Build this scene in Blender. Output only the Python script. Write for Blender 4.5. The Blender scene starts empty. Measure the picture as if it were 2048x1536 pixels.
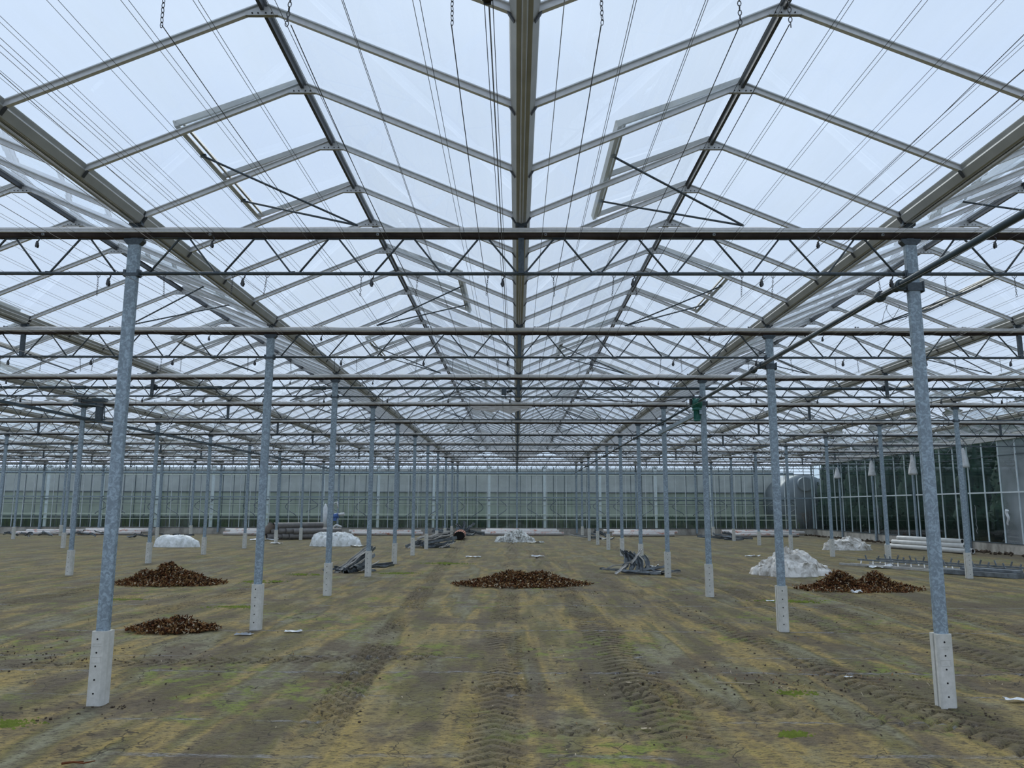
import bpy, math, random
from mathutils import Vector, Matrix, noise
R = random.Random(7)
sc = bpy.context.scene
C = sc.collection
PI = math.pi

# ------------------------------------------------------------------ helpers
class MB:
    def __init__(s): s.v = []; s.f = []; s.m = []; s.sm = []
    def add(s, vs, fs, mi=0, smooth=False):
        o = len(s.v); s.v += [tuple(p) for p in vs]
        for f in fs: s.f.append(tuple(i + o for i in f)); s.m.append(mi); s.sm.append(smooth)
    def box(s, c, d, rot=None, mi=0):
        hx, hy, hz = d[0]/2, d[1]/2, d[2]/2
        vs = [Vector((x, y, z)) for x in (-hx, hx) for y in (-hy, hy) for z in (-hz, hz)]
        if rot is not None: vs = [rot @ p for p in vs]
        vs = [p + Vector(c) for p in vs]
        s.add(vs, [(0,1,3,2), (4,6,7,5), (0,4,5,1), (2,3,7,6), (0,2,6,4), (1,5,7,3)], mi)
    def tube(s, pts, r, n=8, mi=0, caps=True, r1=None):
        pts = [Vector(p) for p in pts]; m = len(pts); rings = []; up = None
        for i, p in enumerate(pts):
            t = (pts[min(i+1, m-1)] - pts[max(i-1, 0)]).normalized()
            if up is None:
                up = Vector((0,0,1)) if abs(t.z) < .9 else Vector((0,1,0))
            a = t.cross(up).normalized(); b = a.cross(t).normalized(); up = b
            rr = r if r1 is None else r + (r1 - r)*i/max(1, m-1)
            rings.append([p + a*math.cos(2*PI*k/n)*rr + b*math.sin(2*PI*k/n)*rr for k in range(n)])
        vs = [q for ring in rings for q in ring]; fs = []
        for i in range(m-1):
            for k in range(n):
                k2 = (k+1) % n
                fs.append((i*n+k, i*n+k2, (i+1)*n+k2, (i+1)*n+k))
        s.add(vs, fs, mi, n > 5)
        if caps:
            o = len(s.v) - len(vs)
            s.f.append(tuple(o + k for k in range(n))[::-1]); s.m.append(mi); s.sm.append(False)
            s.f.append(tuple(o + (m-1)*n + k for k in range(n))); s.m.append(mi); s.sm.append(False)
    def prism(s, prof, p0, p1, side, up, mi=0, closed=True, caps=True):
        """profile (a,b) -> a*side + b*up, swept from p0 to p1"""
        p0, p1, side, up = Vector(p0), Vector(p1), Vector(side), Vector(up); n = len(prof)
        vs = [p0 + side*a + up*b for a, b in prof] + [p1 + side*a + up*b for a, b in prof]
        fs = [(i, (i+1) % n, (i+1) % n + n, i+n) for i in range(n if closed else n-1)]
        s.add(vs, fs, mi)
        if caps and closed: s.add(vs, [tuple(range(n))[::-1], tuple(range(n, 2*n))], mi)
    def lathe(s, prof, c, n=20, mi=0, axis='Z', a0=0):
        vs = []; c = Vector(c)
        for r, z in prof:
            for k in range(n):
                a = 2*PI*k/n + a0; x, y = r*math.cos(a), r*math.sin(a)
                q = Vector((x, y, z)) if axis == 'Z' else (Vector((x, -z, y)) if axis == 'Y' else Vector((z, x, y)))
                vs.append(c + q)
        m = len(prof)
        fs = [(i*n+k, i*n+(k+1) % n, (i+1)*n+(k+1) % n, (i+1)*n+k) for i in range(m-1) for k in range(n)]
        s.add(vs, fs, mi, True)
    def mesh(s, name, mats):
        me = bpy.data.meshes.new(name); me.from_pydata(s.v, [], s.f)
        for m in (mats if isinstance(mats, (list, tuple)) else [mats]): me.materials.append(m)
        me.polygons.foreach_set('material_index', s.m); me.polygons.foreach_set('use_smooth', s.sm)
        me.update(); return me
    def obj(s, name, mats, parent=None, loc=None):
        return link(name, s.mesh(name, mats), parent, loc)

def link(name, me, parent=None, loc=None):
    o = bpy.data.objects.new(name, me); C.objects.link(o)
    if parent: o.parent = parent
    if loc: o.location = loc
    return o
def tag(o, label=None, cat=None, group=None, kind=None):
    if label: o['label'] = label
    if cat: o['category'] = cat
    if group: o['group'] = group
    if kind: o['kind'] = kind
    return o
def empty(name, loc=(0,0,0), rz=0):
    o = bpy.data.objects.new(name, None); C.objects.link(o); o.location = loc; o.rotation_euler.z = rz; return o
def thing(name, label, cat, loc=(0,0,0), rz=0, group=None): return tag(empty(name, loc, rz), label, cat, group)
def copytree(o, parent=None):
    c = o.copy(); C.objects.link(c)
    if parent: c.parent = parent
    for ch in list(o.children): copytree(ch, c)
    return c
ORD = ['first','second','third','fourth','fifth','sixth','seventh','eighth','ninth','tenth','eleventh','twelfth','thirteenth']
def lineside(X):
    """words for a post line / gutter from its distance to the centre gutter"""
    n = int(round(abs(X)/8 + .5)); return f"{ORD[n-1]} line {'left' if X < 0 else 'right'} of centre"

# ------------------------------------------------------------------ materials
class NT:
    def __init__(s, name):
        s.mat = bpy.data.materials.new(name); s.mat.use_nodes = True
        s.t = s.mat.node_tree; s.n = s.t.nodes; s.n.clear()
        s.out = s.n.new('ShaderNodeOutputMaterial')
    def new(s, ty, **k):
        n = s.n.new(ty)
        for a, v in k.items():
            if a.startswith('i_'): n.inputs[a[2:].replace('_', ' ')].default_value = v
            else: setattr(n, a, v)
        return n
    def L(s, a, b): s.t.links.new(a, b)
    def pos(s):
        if not hasattr(s, '_p'): s._p = s.new('ShaderNodeNewGeometry').outputs['Position']
        return s._p
    def objc(s): return s.new('ShaderNodeTexCoord').outputs['Object']
    def mapv(s, vec, scale=(1,1,1), loc=(0,0,0), rot=(0,0,0)):
        m = s.new('ShaderNodeMapping'); s.L(vec, m.inputs[0])
        m.inputs['Scale'].default_value = scale; m.inputs['Location'].default_value = loc; m.inputs['Rotation'].default_value = rot
        return m.outputs[0]
    def noise(s, vec, scale, detail=4, rough=.55, dist=0):
        n = s.new('ShaderNodeTexNoise'); s.L(vec, n.inputs['Vector'])
        n.inputs['Scale'].default_value = scale; n.inputs['Detail'].default_value = detail
        n.inputs['Roughness'].default_value = rough; n.inputs['Distortion'].default_value = dist
        return n.outputs['Fac']
    def ramp(s, fac, stops, mode='LINEAR'):
        r = s.new('ShaderNodeValToRGB'); s.L(fac, r.inputs[0]); e = r.color_ramp.elements; r.color_ramp.interpolation = mode
        while len(e) < len(stops): e.new(.5)
        for i, (p, c) in enumerate(stops):
            e[i].position = p; e[i].color = (c, c, c, 1) if isinstance(c, (int, float)) else (*c, 1)
        return r.outputs[0]
    def m(s, op, a, b=None, c=None, clamp=False):
        n = s.new('ShaderNodeMath', operation=op, use_clamp=clamp)
        for i, v in enumerate((a, b, c)):
            if v is None: continue
            if isinstance(v, (int, float)): n.inputs[i].default_value = v
            else: s.L(v, n.inputs[i])
        return n.outputs[0]
    def mix(s, fac, a, b, bt='MIX'):
        n = s.new('ShaderNodeMix', data_type='RGBA', blend_type=bt)
        for i, v in ((0, fac), (6, a), (7, b)):
            if isinstance(v, (int, float)): n.inputs[i].default_value = v
            elif isinstance(v, tuple): n.inputs[i].default_value = (*v, 1)
            else: s.L(v, n.inputs[i])
        return n.outputs[2]
    def bump(s, h, strength=.5, dist=.01):
        b = s.new('ShaderNodeBump'); b.inputs['Strength'].default_value = strength; b.inputs['Distance'].default_value = dist
        s.L(h, b.inputs['Height']); return b.outputs[0]
    def pbr(s, col, rough=.6, metal=0, normal=None, spec=.5):
        p = s.new('ShaderNodeBsdfPrincipled')
        for k, v in (('Base Color', col), ('Roughness', rough), ('Metallic', metal)):
            if isinstance(v, (int, float)): p.inputs[k].default_value = v
            elif isinstance(v, tuple): p.inputs[k].default_value = (*v, 1)
            else: s.L(v, p.inputs[k])
        p.inputs['Specular IOR Level'].default_value = spec
        if normal: s.L(normal, p.inputs['Normal'])
        s.L(p.outputs[0], s.out.inputs[0]); return s.mat

def simple(name, col, rough=.6, metal=0, var=.15, vs=8, spec=.5):
    n = NT(name); f = n.noise(n.pos(), vs, 5, .6)
    d = tuple(c*(1-var) for c in col); e = tuple(min(1, c*(1+var)) for c in col)
    return n.pbr(n.ramp(f, [(.3, d), (.7, e)]), rough, metal, spec=spec)

def m_galv(name, base, metal=.35, rough=.5, amp=.28):
    n = NT(name)
    v = n.new('ShaderNodeTexVoronoi'); n.L(n.pos(), v.inputs['Vector']); v.inputs['Scale'].default_value = 34
    f2 = n.noise(n.pos(), 22, 4, .6, 1.2); f3 = n.noise(n.mapv(n.pos(), (3, 3, .8)), 2.2, 4, .6)
    a = n.m('MULTIPLY', n.ramp(f2, [(.44, 0.0), (.62, 1.0)]), 1)
    lo = tuple(c*(1-amp) for c in base); hi = tuple(c*(1+amp*1.5) for c in base)
    col = n.mix(a, lo, hi); col = n.mix(n.m('MULTIPLY', v.outputs['Color'], .35), col, base)
    col = n.mix(n.ramp(f3, [(.35, 0.), (.75, .35)]), col, tuple(c*.62 for c in base))
    return n.pbr(col, rough, metal)
M = {}
M['post'] = m_galv('galvanised_post', (.27, .34, .39), .25, .5)
M['postwhite'] = simple('painted_post', (.60, .66, .68), .5, 0, .1)
M['truss'] = m_galv('galvanised_truss', (.065, .085, .10), .3, .5, .2)
M['dark'] = simple('dark_tube', (.06, .085, .10), .45, .4, .2)
M['alu'] = simple('aluminium_bar', (.62, .63, .635), .45, .05, .1, 20)
M['gut'] = simple('gutter_metal', (.42, .43, .415), .5, .3, .12, 3)
M['ridge'] = simple('ridge_bar', (.06, .065, .07), .5, .3, .1)
M['gus'] = simple('gusset_plate', (.5, .51, .51), .5, .3, .12, 30)
M['blk'] = simple('black_plastic', (.02, .02, .022), .5, 0, .2)
M['wire'] = simple('steel_wire', (.055, .06, .065), .5, .4, .1)
M['cream'] = simple('cream_rail', (.58, .62, .50), .6, 0, .1)
M['cordl'] = simple('pale_wire', (.30, .32, .34), .5, .2, .1)
M['green'] = simple('green_enamel', (.008, .12, .09), .35, 0, .2)
M['whitep'] = simple('white_paint', (.66, .68, .68), .5, 0, .1)
M['blue'] = simple('blue_enamel', (.06, .14, .38), .4, 0, .1)
def m_conc():
    n = NT('footing_concrete'); f = n.noise(n.pos(), 14, 6, .65); g = n.noise(n.mapv(n.pos(), (1, 1, .4)), 5, 4, .6)
    col = n.mix(n.ramp(g, [(.4, 0.), (.7, .45)]), n.ramp(f, [(.3, (.52, .515, .47)), (.7, (.70, .69, .64))]), (.42, .43, .37))
    return n.pbr(col, .85, 0, n.bump(n.noise(n.pos(), 90, 4), .25, .004), .2)
M['conc'] = m_conc()
def m_plinth():
    n = NT('plinth_concrete'); f = n.noise(n.pos(), 2.2, 6, .65)
    g = n.noise(n.mapv(n.pos(), (.6, .6, .25)), 2.4, 5, .7)
    col = n.mix(n.ramp(g, [(.45, 0.), (.72, .75)]), n.ramp(f, [(.3, (.38, .36, .31)), (.7, (.56, .53, .47))]), (.12, .11, .09))
    return n.pbr(col, .9, 0, None, .2)
M['plinth'] = m_plinth()
def m_cloth(name, a, b, scale=3, rough=.9):
    n = NT(name); f = n.noise(n.pos(), scale, 6, .65, .6)
    return n.pbr(n.ramp(f, [(.36, a), (.6, b)]), rough, 0, n.bump(n.noise(n.pos(), 25, 3), .3, .01), .15)
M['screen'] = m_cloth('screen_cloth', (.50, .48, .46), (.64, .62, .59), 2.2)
M['screend'] = m_cloth('screen_cloth_lower_dark', (.035, .03, .033), (.075, .062, .062), 2.2)  # darker colour given to the lower faces of each bundle
M['sheetw'] = m_cloth('white_sheeting', (.62, .64, .60), (.92, .94, .93), 5, .55)
M['sheetd'] = m_cloth('soiled_sheeting', (.34, .31, .26), (.84, .82, .77), 4, .7)
M['sheetg'] = m_cloth('grimy_sheeting', (.16, .155, .12), (.86, .87, .83), 7, .7)
M['bag'] = m_cloth('bag_plastic', (.52, .53, .52), (.70, .71, .71), 6, .45)
M['channel'] = simple('scrap_metal', (.16, .18, .19), .42, .4, .45, 6)
M['channell'] = simple('pale_scrap_metal', (.42, .41, .38), .5, .2, .3, 6)
M['greyp'] = simple('grey_pipe', (.19, .18, .17), .6, 0, .2)
M['inside'] = simple('dark_hollow', (.006, .006, .006), .9, 0, 0)
M['rust'] = simple('rusty_sheet', (.24, .075, .035), .8, 0, .3, 12)
def m_wpipe():
    n = NT('rust_spotted_pipe'); f = n.noise(n.mapv(n.pos(), (1.2, 1.2, 3)), 2.6, 5, .7)
    return n.pbr(n.ramp(f, [(.54, (.66, .63, .60)), (.64, (.46, .17, .10))]), .5, 0, None, .4)
M['wpipe'] = m_wpipe()
M['wpipec'] = simple('white_pipe', (.62, .61, .57), .5, 0, .12, 3)
M['l1'] = simple('dead_leaf_dark', (.035, .016, .008), .9, 0, .3, 20, .1)
M['l2'] = simple('dead_leaf_rust', (.12, .045, .018), .9, 0, .3, 20, .1)
M['l3'] = simple('dead_leaf_tan', (.24, .135, .055), .85, 0, .3, 20, .1)
M['l4'] = simple('dead_leaf_pale', (.46, .38, .26), .8, 0, .2, 20, .2)
M['soil'] = simple('dark_soil', (.085, .066, .048), .95, 0, .35, 6, .1)
M['moss'] = simple('moss', (.105, .135, .022), .95, 0, .35, 9, .1)
M['leafdark'] = simple('evergreen_foliage', (.014, .035, .022), .8, 0, .5, 2, .1)
M['bark'] = simple('bare_bark', (.10, .08, .065), .9, 0, .3, 6, .1)
M['tank'] = simple('tank_metal', (.13, .155, .175), .45, .2, .1, .6)
M['red'] = simple('red_plastic', (.5, .06, .05), .5, 0, .1)

def m_glass(name, tint, dirt, streak=(1, 1, 1), dirtcol=(.75, .8, .82), fres=1.45):
    n = NT(name)
    tr = n.new('ShaderNodeBsdfTransparent'); tr.inputs[0].default_value = (*tint, 1)
    gl = n.new('ShaderNodeBsdfGlossy'); gl.inputs['Roughness'].default_value = .015; gl.inputs[0].default_value = (.92, .97, 1, 1)
    lw = n.new('ShaderNodeLayerWeight'); lw.inputs[0].default_value = .5
    fr = n.m('MULTIPLY_ADD', n.m('POWER', lw.outputs['Facing'], 5.0), 1-2*((fres-1)/(fres+1))**2, 2*((fres-1)/(fres+1))**2)
    mx = n.new('ShaderNodeMixShader'); n.L(fr, mx.inputs[0]); n.L(tr.outputs[0], mx.inputs[1]); n.L(gl.outputs[0], mx.inputs[2])
    di = n.new('ShaderNodeBsdfDiffuse'); di.inputs[0].default_value = (*dirtcol, 1)
    tl = n.new('ShaderNodeBsdfTranslucent'); tl.inputs[0].default_value = (*dirtcol, 1)
    dm = n.new('ShaderNodeMixShader'); dm.inputs[0].default_value = .55; n.L(di.outputs[0], dm.inputs[1]); n.L(tl.outputs[0], dm.inputs[2])
    f = n.noise(n.mapv(n.pos(), streak, rot=(0, .5, .6)), 1.1, 3, .62)
    mk = n.ramp(f, [(.42, dirt[0]), (.68, dirt[1])])
    m2 = n.new('ShaderNodeMixShader'); n.L(mk, m2.inputs[0]); n.L(mx.outputs[0], m2.inputs[1]); n.L(dm.outputs[0], m2.inputs[2])
    n.L(m2.outputs[0], n.out.inputs[0]); return n.mat
M['glass'] = m_glass('roof_glass', (.94, .975, .975), (.04, .22), (2.2, .35, 1), (.78, .86, .88))
M['wglass'] = m_glass('wall_glass', (.88, .94, .92), (.02, .09), (.5, .5, .5), (.42, .47, .45), 1.3)
M['rglass'] = m_glass('side_glass', (.80, .90, .88), (.005, .03), (.4, .25, .3), (.5, .55, .56), 1.33)
M['fglass'] = m_glass('clouded_glass', (.8, .88, .9), (.25, .55), (.4, .3, .3), (.62, .67, .70), 1.4)

# ------------------------------------------------------------------ world & camera
w = bpy.data.worlds.new('overcast'); sc.world = w; w.use_nodes = True
nt = w.node_tree; bg = nt.nodes['Background']
tc = nt.nodes.new('ShaderNodeTexCoord'); mp = nt.nodes.new('ShaderNodeMapping'); mp.inputs['Scale'].default_value = (1, 1, 2.2)
nz = nt.nodes.new('ShaderNodeTexNoise'); nz.inputs['Scale'].default_value = 2.2; nz.inputs['Detail'].default_value = 4
rp = nt.nodes.new('ShaderNodeValToRGB'); e = rp.color_ramp.elements
e[0].position = .3; e[0].color = (.60, .715, .93, 1); e[1].position = .7; e[1].color = (.70, .81, 1.0, 1)
nt.links.new(tc.outputs['Generated'], mp.inputs[0]); nt.links.new(mp.outputs[0], nz.inputs['Vector']); nt.links.new(nz.outputs['Fac'], rp.inputs[0])
nt.links.new(rp.outputs[0], bg.inputs[0]); bg.inputs[1].default_value = 1.12
sun = bpy.data.lights.new('veiled_sun', 'SUN'); sun.energy = 2.5; sun.angle = .7; sun.color = (1, .97, .93)
so = bpy.data.objects.new('veiled_sun', sun); C.objects.link(so); so.rotation_euler = (math.radians(-46), math.radians(-12), 0)

PITCH, YAW, ROLL = .1572, -.0058, -.0026
fwd = Vector((math.sin(YAW)*math.cos(PITCH), math.cos(YAW)*math.cos(PITCH), math.sin(PITCH)))
r0 = Vector((math.cos(YAW), -math.sin(YAW), 0)); u0 = Vector((-math.sin(YAW)*math.sin(PITCH), -math.cos(YAW)*math.sin(PITCH), math.cos(PITCH)))
rt = r0*math.cos(ROLL) - u0*math.sin(ROLL); up = r0*math.sin(ROLL) + u0*math.cos(ROLL)
CAM = Vector((-.0464, 0, 1.8351))
cd = bpy.data.cameras.new('camera'); cd.sensor_width = 36; cd.lens = 1548.14/2048*36; cd.clip_end = 500
cam = bpy.data.objects.new('camera', cd); C.objects.link(cam)
mw = Matrix.Identity(4)
for i in range(3): mw[i][0] = rt[i]; mw[i][1] = up[i]; mw[i][2] = -fwd[i]; mw[i][3] = CAM[i]
cam.matrix_world = mw; sc.camera = cam
vs = sc.view_settings; vs.view_transform = 'Standard'; vs.look = 'None'; vs.exposure = 0; vs.gamma = 1
cy = sc.cycles; cy.max_bounces = 5; cy.diffuse_bounces = 2; cy.glossy_bounces = 3; cy.transmission_bounces = 2; cy.transparent_max_bounces = 20; cy.use_adaptive_sampling = True; cy.adaptive_threshold = .025
cy.use_denoising = True; cy.caustics_reflective = False; cy.caustics_refractive = False

def vis(X, Y, Z, mg=260):
    """could the photograph (or a camera a step aside) see this point?"""
    d = Vector((X, Y, Z)) - CAM; z = d.dot(fwd)
    if z < .3: return False
    x = 1024 + 1548*d.dot(rt)/z; y = 768 - 1548*d.dot(up)/z
    return -mg < x < 2048+mg and -mg-150 < y < 1536+mg

ROW = lambda k: 7.669 + 4.5*k
PANE = lambda j: 5.419 + 1.125*j
BACK = ROW(10); RIGHT = 20.0

# ------------------------------------------------------------------ floor
def m_floor():
    n = NT('trampled_soil'); P = n.pos()
    sx = n.new('ShaderNodeSeparateXYZ'); n.L(P, sx.inputs[0]); X, Y = sx.outputs[0], sx.outputs[1]
    big = n.noise(n.mapv(P, (1.15, .16, 1)), 1.0, 3, .55)
    mid = n.noise(n.mapv(P, (1, .55, 1), (3, 7, 0)), 1.7, 4, .65)
    med = n.noise(n.mapv(P, (1, 1.5, 1), (9, 2, 0)), 5.5, 4, .68)
    fine = n.noise(P, 38, 3, .7)
    olive, ochre, grey, dark = (.155, .135, .052), (.32, .238, .082), (.225, .218, .140), (.074, .058, .038)
    c = n.ramp(big, [(.36, (.12, .105, .055)), (.43, olive), (.47, (.235, .19, .085)), (.52, ochre), (.56, olive), (.62, grey), (.70, olive)])
    c = n.mix(n.ramp(mid, [(.54, 0.), (.70, .7)]), c, grey)
    c = n.mix(n.ramp(n.noise(n.mapv(P, (1, .7, 1), (1, 5, 0)), 1.1, 4, .7), [(.50, 0.), (.60, .8)]), c, (.105, .082, .058))
    c = n.mix(n.ramp(med, [(.50, 0.), (.70, .65)]), c, dark)
    # dark longitudinal ruts
    rut = n.noise(n.mapv(P, (1.9, .07, 1), (4, 0, 0)), 1.2, 3, .6)
    c = n.mix(n.ramp(rut, [(.54, 0.), (.63, .6)]), c, (.10, .080, .058))
    # moss
    ms = n.m('MULTIPLY', n.ramp(n.noise(n.mapv(P, (1, .8, 1), (20, 3, 0)), .55, 3, .6), [(.52, 0.), (.60, 1.)]), n.ramp(n.noise(P, 3.2, 3, .7), [(.50, 0.), (.60, 1.)]))
    c = n.mix(n.m('MULTIPLY', ms, .75), c, (.17, .215, .035))
    far = n.ramp(n.m('DIVIDE', Y, 80.), [(.1, 0.), (.5, .45)])
    c = n.mix(far, c, (.150, .132, .076))
    # floor colour darker towards the far and right walls
    edge = n.m('MAXIMUM', n.m('MULTIPLY_ADD', Y, .7, -34.6, True), n.m('MULTIPLY_ADD', X, .5, -8.4, True))
    c = n.mix(n.m('MULTIPLY', edge, n.ramp(med, [(.3, .35), (.6, .9)])), c, (.075, .062, .048))
    at = n.new('ShaderNodeAttribute', attribute_name='track'); trk = at.outputs['Fac']
    c = n.mix(n.m('MULTIPLY', trk, .45), c, (.120, .098, .066))
    # transverse strips
    strip = None
    for per, off, wd, thr in ((2.95, 6.17, .05, .42), (2.95, 7.1, .035, .50), (2.95, 8.05, .03, .54)):
        d = n.m('ABSOLUTE', n.m('SUBTRACT', n.m('FRACT', n.m('DIVIDE', n.m('SUBTRACT', n.m('ADD', Y, n.m('MULTIPLY_ADD', med, .05, -.025)), off - per*.5), per)), .5))
        mk = n.m('MULTIPLY', n.m('SUBTRACT', wd/per, d), 120, clamp=True)
        mk = n.m('MULTIPLY', mk, n.ramp(n.noise(n.mapv(P, (1, .6, 1), (off, 0, 0)), .9, 3, .6), [(thr, 0.), (thr+.05, 1.)]))
        strip = mk if strip is None else n.m('MAXIMUM', strip, mk)
    c = n.mix(n.m('MULTIPLY', strip, n.ramp(n.noise(P, 3.0, 3, .7), [(.40, .25), (.60, .85)])), c, n.ramp(n.noise(n.mapv(P, (3, 9, 1)), 4, 4, .7), [(.42, (.08, .075, .07)), (.58, (.27, .275, .285))]))
    # cracks
    v = n.new('ShaderNodeTexVoronoi', feature='DISTANCE_TO_EDGE')
    wv = n.new('ShaderNodeVectorMath', operation='ADD'); cn = n.new('ShaderNodeTexNoise'); n.L(P, cn.inputs['Vector']); cn.inputs['Scale'].default_value = 3.5
    sc_ = n.new('ShaderNodeVectorMath', operation='SCALE'); n.L(cn.outputs['Color'], sc_.inputs[0]); sc_.inputs['Scale'].default_value = .45
    n.L(P, wv.inputs[0]); n.L(sc_.outputs[0], wv.inputs[1]); n.L(wv.outputs[0], v.inputs['Vector']); v.inputs['Scale'].default_value = 1.5
    crk = n.m('MULTIPLY', n.m('SUBTRACT', .012, v.outputs['Distance']), 160, clamp=True)
    crk = n.m('MULTIPLY', crk, n.ramp(n.noise(P, 1.3, 2), [(.46, 0.), (.54, 1.)]))
    c = n.mix(n.m('MULTIPLY', crk, .8), c, (.03, .026, .02))
    flk = n.noise(n.mapv(P, (1, 2.2, 1), (7, 1, 0)), 13, 3, .78)
    c = n.mix(n.ramp(flk, [(.53, 0.), (.62, .85)]), c, (.055, .045, .032))
    c = n.mix(n.ramp(fine, [(.35, .30), (.55, 0.)]), c, (.09, .075, .052))
    c = n.mix(n.ramp(n.noise(P, 60, 2, .5), [(.70, 0.), (.76, .8)]), c, (.30, .28, .20))
    hgt = n.m('ADD', n.m('MULTIPLY', n.noise(P, 38, 2, .7), .014), n.m('MULTIPLY', n.noise(n.mapv(P, (1, 1.4, 1)), 9, 3, .7), .040))
    b = n.new('ShaderNodeBump'); b.inputs['Strength'].default_value = 1.0; b.inputs['Distance'].default_value = 1.0; n.L(hgt, b.inputs['Height'])
    return n.pbr(c, n.ramp(mid, [(.3, .95), (.7, .75)]), 0, b.outputs[0], .15)
def hgt(x, y):
    return .012*noise.noise(Vector((x*1.1, y*.9, 0))) + .022*noise.noise(Vector((x*.45, y*.3, 4)))
import numpy as np
TRACKS = [(-1.72, 7, 92, .50, 6.0, 1.6, 0, 1), (-.22, 6, 90, .52, 6.2, .8, 0, 0), (1.33, 7, 91.5, .60, 5.4, .7, 0, 0), (4.95, 10, 91, .62, 5.0, .8, 0, 0), (5.75, 10, 90, .55, 5.6, -.8, 0, 0), (6.6, 12, 89, .6, 5.0, .8, 0, 0), (7.6, 14, 91, .6, 4.6, .8, 0, 0),
          (1.9, 7.75, -22, .50, 5.6, .5, 2.4, 0), (-2.9, 9.8, 8, .50, 5.6, .7, 3.2, 0), (-9.5, 20, 88, .6, 4, 1, 0, 0), (3.0, 14, 97, .5, 5.5, .8, 0, 0), (-6.3, 14, 86, .55, 5.5, .8, 0, 0), (.45, 8.4, 4, .45, 6.0, .2, 1.3, 2), (.55, 6.9, 0, .40, 7.0, .1, .6, 2)]
def fl(a, b, st): return [a + i*st for i in range(int(round((b-a)/st)))]
xs = [-70, -50] + fl(-40, -12, .5) + fl(-12, -5, .1) + fl(-5, 7, .034) + fl(7, 10, .1) + fl(10, 21, .5) + [21, 60]
ys = [-20, -4] + fl(1, 4.8, .2) + fl(4.8, 12, .024) + fl(12, 19, .045) + fl(19, 30, .2) + fl(30, 54, .5) + [60, 80, 130]
XX, YY = np.meshgrid(np.array(xs), np.array(ys)); HT = np.zeros_like(XX); TR = np.zeros_like(XX)
WB = np.array([[noise.noise(Vector((x*3.1, y*2.3, 1))) for x in xs] for y in ys])
VR = np.clip(np.array([[noise.noise(Vector((x*.9, y*.6, 7))) for x in xs] for y in ys])*3.0 + .95, .0, 1)
for px, py, ang, wd, fq, kk, rng, kind in TRACKS:
    a_ = math.radians(ang); dx, dy = math.cos(a_), math.sin(a_)
    S_ = (XX-px)*dx + (YY-py)*dy; U_ = -(XX-px)*dy + (YY-py)*dx + WB*.03; au = np.abs(U_)
    mk = np.clip((wd/2 - au)*16, 0, 1)
    if rng: mk = mk*np.clip((rng - np.abs(S_))*2.5, 0, 1)
    def lug(ph): fr = np.abs((ph % 1) - .5); return np.clip((fr - .33)*12, 0, 1)
    if kind == 1: g_ = np.maximum(lug((S_ + kk*U_ + WB*.05)*fq*.7), lug((S_ - kk*U_ + WB*.05)*fq*.7))
    elif kind == 2: g_ = lug((S_ + WB*.03)*fq + .5*(np.floor(U_/.11) % 2))
    else: g_ = lug((S_ + kk*au + WB*.010)*fq)
    HT += mk*VR*(g_*-.046 + .012) - mk*.010; TR = np.maximum(TR, mk*(.35 + .65*VR))
BASE = np.array([[hgt(x, y) - .01 + (.010*noise.noise(Vector((x*6, y*5, 2))) if 4 < y < 20 else 0) for x in xs] for y in ys])
ZZ = BASE + HT; nx, ny = len(xs), len(ys)
me = bpy.data.meshes.new('floor')
idx = np.arange(nx*ny).reshape(ny, nx); q_ = np.stack([idx[:-1, :-1], idx[:-1, 1:], idx[1:, 1:], idx[1:, :-1]], -1).reshape(-1, 4)
me.vertices.add(nx*ny); me.vertices.foreach_set('co', np.stack([XX, YY, ZZ], -1).astype('f').ravel())
me.loops.add(q_.size); me.loops.foreach_set('vertex_index', q_.ravel().astype('i')); me.polygons.add(len(q_))
me.polygons.foreach_set('loop_start', np.arange(0, q_.size, 4).astype('i'))
me.polygons.foreach_set('use_smooth', np.ones(len(q_), bool)); me.update(calc_edges=True); me.validate()
ta = me.attributes.new('track', 'FLOAT', 'POINT'); ta.data.foreach_set('value', TR.astype('f').ravel())
me.materials.append(m_floor()); tag(link('floor', me), 'mossy trampled soil floor with tyre tracks', kind='structure')
gr = MB(); gr.box((-10, 95, .02), (160, 79, .04)); gr.box((70.5, 30, .02), (98, 150, .04))
tag(gr.obj('lawn', simple('outside_grass', (.045, .075, .03), .95, 0, .4, 1.2, .1)), 'dark green grass outside the greenhouse walls', kind='structure')

# ------------------------------------------------------------------ posts
pb = MB()
PW, PD = .118, .06
# folded sheet-metal section, open lips at the back corners
prof = [(-PW/2, -PD/2), (PW/2, -PD/2), (PW/2, PD/2), (PW/2-.012, PD/2), (PW/2-.012, PD/2-.006), (-PW/2+.012, PD/2-.006), (-PW/2+.012, PD/2), (-PW/2, PD/2)]
bev = [(-PW/2+.008, -PD/2), (PW/2-.008, -PD/2), (PW/2, -PD/2+.008), (PW/2, -.004), (PW/2-.004, 0), (PW/2, .004), (PW/2, PD/2-.006), (PW/2-.006, PD/2), (-PW/2+.006, PD/2), (-PW/2, PD/2-.006), (-PW/2, .004), (-PW/2+.004, 0), (-PW/2, -.004), (-PW/2, -PD/2+.008)]
pb.prism(bev, (0, 0, .60), (0, 0, 4.56), (1, 0, 0), (0, 1, 0))
shaft_me = pb.mesh('column', M['post'])
hb = MB()
hb.prism([(-.10, 4.56), (.10, 4.56), (.10, 4.535), (.066, 4.50), (-.066, 4.50), (-.10, 4.535)], (0, -.036, 0), (0, .036, 0), (1, 0, 0), (0, 0, 1))
hb.box((0, .0, 4.65), (.07, .05, .22)); hb.box((-.06, 0, 4.735), (.01, .06, .05)); hb.box((.06, 0, 4.735), (.01, .06, .05)); hb.box((0, 0, 4.712), (.13, .06, .008))
head_me = hb.mesh('post_head', M['truss'])
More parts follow.
